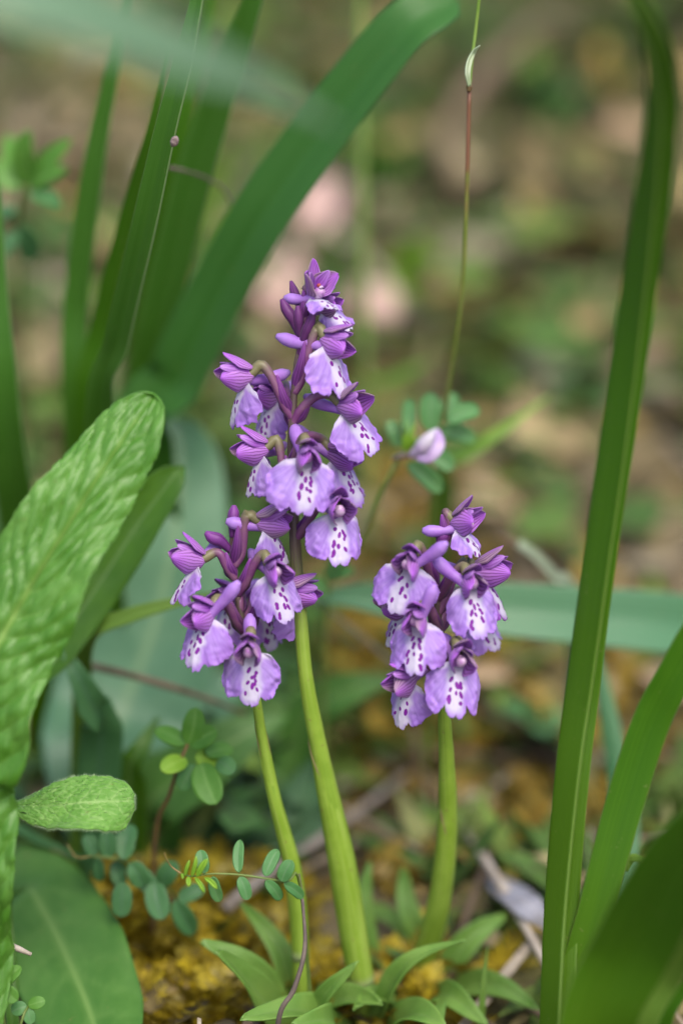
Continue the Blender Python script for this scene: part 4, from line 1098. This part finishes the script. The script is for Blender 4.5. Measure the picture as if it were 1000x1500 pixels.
# tall central orchid
fa = [(462, 436, -.002, 38, {'sc': .84, 'at': 474, 'spur': (416, 436, .002), 'open': .7, 'pitch': 22, 'a0': 20, 'a1': 45, 'W': 4.6, 'L': 8, 'pollen': 1, 'tint': .1}),
      (474, 452, .004, 60, {'sc': .78, 'at': 490, 'a0': 20, 'a1': 50, 'phi': .7, 'W': 5.2, 'L': 9.5, 'bract': True, 'spots': 4, 'open': .1, 'spur': (430, 458, .006)}),
      (482, 506, -.004, 52, {'at': 575, 'spur': (405, 492, .004), 'a0': 40, 'a1': 66, 'phi': .75, 'W': 6.8, 'L': 11.6, 'sc': 1.0}),
      (358, 556, -.002, -78, {'at': 612, 'spur': (424, 545, .006), 'a0': 58, 'a1': 84, 'phi': 1.15, 'W': 6.2, 'L': 10.5, 'sc': .98}),
      (398, 585, .010, -50, {'at': 628, 'spur': (430, 560, .012), 'a0': 55, 'a1': 80, 'phi': .9, 'sc': .9}),
      (508, 600, -.002, 55, {'at': 620, 'spur': (446, 580, .006), 'a0': 44, 'a1': 70, 'phi': .8, 'W': 6.4, 'L': 11}),
      (447, 672, -.010, 8, {'at': 690, 'spur': (430, 622, .010), 'a0': 46, 'a1': 70, 'phi': .55, 'W': 7.3, 'L': 11.8, 'spots': 10, 'sc': 1.03}),
      (492, 670, .006, 55, {'at': 668, 'spur': (428, 622, .0), 'a0': 42, 'a1': 70, 'phi': 1.0, 'W': 6.2, 'L': 11}),
      (380, 664, .000, -75, {'at': 745, 'spur': (418, 650, .008), 'a0': 58, 'a1': 88, 'phi': 1.2, 'sc': .95}),
      (494, 752, -.006, 12, {'at': 790, 'spur': (458, 716, .010), 'a0': 48, 'a1': 70, 'phi': .7, 'W': 6.6, 'L': 11.2, 'spots': 9})]
orchid('tallest orchid, its spike of spotted lilac flowers rising above the two others',
       [(530, 1446, .645), (519, 1380, .640), (500, 1260, .632), (472, 1120, .624), (449, 1000, .618), (438, 880, .614), (431, 770, .611), (427, 660, .610), (432, 560, .609), (444, 480, .609), (458, 432, .609)],
       [18, 19.5, 20, 16, 12.5, 11, 10, 7.5, 6.5, 5, 3], fa, [(1440, 1110)],
       [((520, 1440), (352, 1492), 22, .64, .612, 'basal'), ((540, 1400), (682, 1378), 14, .64, .628, 'basal'), ((550, 1400), (540, 1262), 12, .66, .665, 'basal'), ((560, 1430), (650, 1500), 22, .64, .62, 'basal'), ((500, 1440), (430, 1500), 20, .635, .61, 'basal')],
       [(474, (426, 412), .0010, .002, 'plum'), (500, (412, 438), .0012, -.002, 'plum'), (505, (436, 448), .0011, -.003, 'plum'), (520, (460, 456), .0011, -.004, 'plum')], [(1335, 1222, 1)], seed=1)

# shorter orchid, two spikes beside it
fb = [(390, 770, -.002, 82, {'at': 830, 'spur': (331, 763, .0), 'a0': 55, 'a1': 85, 'phi': 1.1, 'W': 5.6, 'L': 9.5, 'pitch': 6, 'sc': .98}),
      (286, 826, -.002, -78, {'at': 850, 'spur': (327, 788, .004), 'a0': 58, 'a1': 84, 'phi': 1.0, 'W': 5.8, 'L': 10, 'sc': .96, 'pitch': 4}),
      (400, 840, -.006, 25, {'at': 872, 'spur': (366, 806, .010), 'a0': 50, 'a1': 72, 'phi': .95, 'W': 6.2, 'L': 11.4}),
      (428, 872, .003, 84, {'at': 935, 'spur': (392, 862, .008), 'a0': 60, 'a1': 84, 'phi': 1.0, 'W': 5.8, 'L': 10.5}),
      (303, 904, -.008, -38, {'at': 930, 'spur': (350, 852, -.004), 'a0': 52, 'a1': 74, 'phi': .9, 'W': 6.3, 'L': 10.8, 'tint': .15}),
      (366, 956, -.010, -3, {'at': 960, 'spur': (366, 900, .006), 'a0': 55, 'a1': 74, 'phi': .95, 'W': 6.2, 'L': 11, 'spots': 8}),
      (338, 880, .012, -40, {'at': 900, 'a0': 52, 'a1': 80, 'phi': .9, 'sc': .95, 'tint': .1}),
      (392, 888, .014, 40, {'at': 930, 'a0': 58, 'a1': 86, 'phi': 1.0, 'sc': .9, 'tint': .1})]
orchid('orchid with the thinnest stem, its flowers just below the tallest spike',
       [(440, 1412, .640), (437, 1350, .636), (428, 1270, .630), (402, 1170, .623), (384, 1080, .618), (373, 1010, .614), (358, 930, .611), (345, 850, .610), (340, 800, .610), (343, 765, .609)],
       [11, 12, 13, 12, 9.5, 8, 7, 5.5, 4.5, 3.5], fb, [(1405, 1080)],
       [((425, 1415), (296, 1378), 20, .64, .632, 'basal'), ((430, 1428), (318, 1392), 22, .638, .62, 'basal'), ((432, 1415), (524, 1410), 11, .632, .622, 'basal'), ((435, 1410), (352, 1322), 14, .645, .65, 'basal'), ((445, 1420), (560, 1470), 20, .65, .63, 'basal')],
       [(785, (343, 740), .0013, -.001), (808, (301, 780), .0014, -.002)], seed=2)

fc = [(672, 772, -.002, 62, {'at': 800, 'spur': (618, 777, .0), 'open': .35, 'a0': 38, 'a1': 66, 'phi': .75, 'W': 5.0, 'L': 8.4, 'sc': .9}),
      (600, 828, -.008, -22, {'at': 862, 'spur': (654, 795, -.006), 'a0': 42, 'a1': 64, 'phi': .75, 'W': 7.2, 'L': 10.8, 'open': .15}),
      (688, 858, -.008, 16, {'at': 880, 'spur': (634, 816, .0), 'a0': 46, 'a1': 70, 'phi': .8, 'W': 6.0, 'L': 11.2}),
      (708, 842, .004, 80, {'at': 900, 'a0': 50, 'a1': 76, 'phi': 1.0, 'W': 5.8, 'L': 10.5, 'tint': .75}),
      (692, 890, .012, 50, {'at': 925, 'a0': 48, 'a1': 74, 'phi': .8, 'tint': 0}),
      (612, 912, -.010, -16, {'at': 925, 'spur': (636, 856, -.004), 'a0': 48, 'a1': 70, 'phi': .8, 'W': 6.2, 'L': 10.8}),
      (588, 890, .004, -70, {'at': 930, 'a0': 55, 'a1': 80, 'phi': 1.1, 'sc': .92, 'tint': .5}),
      (597, 998, -.004, -48, {'at': 1020, 'spur': (624, 972, .004), 'a0': 58, 'a1': 80, 'phi': .9, 'W': 6.0, 'L': 10.5}),
      (670, 970, -.010, 10, {'at': 990, 'spur': (650, 930, .008), 'a0': 50, 'a1': 70, 'phi': .7, 'W': 6.6, 'L': 11, 'tint': .05})]
orchid('orchid with a thick curved stem, standing apart before the level strap leaf',
       [(612, 1428, .660), (628, 1380, .652), (645, 1310, .642), (655, 1210, .632), (654, 1120, .624), (650, 1040, .618), (647, 960, .613), (640, 890, .611), (640, 830, .610), (652, 790, .609)],
       [17, 17, 16, 15.5, 14, 11.5, 9, 7, 6, 4], fc, [(1420, 1205)],
       [((610, 1440), (712, 1502), 20, .655, .63, 'basal'), ((630, 1430), (742, 1340), 17, .66, .665, 'basal'), ((622, 1400), (590, 1270), 13, .67, .675, 'basal'), ((600, 1430), (520, 1478), 18, .655, .63, 'basal'), ((600, 1420), (500, 1330), 12, .68, .69, 'basal'), ((640, 1440), (790, 1480), 15, .66, .64, 'basal'), ((625, 1445), (640, 1530), 18, .65, .62, 'basal'), ((650, 1420), (770, 1390), 10, .67, .68, 'basal')],
       [(815, (652, 766), .0015, -.001)], seed=3)
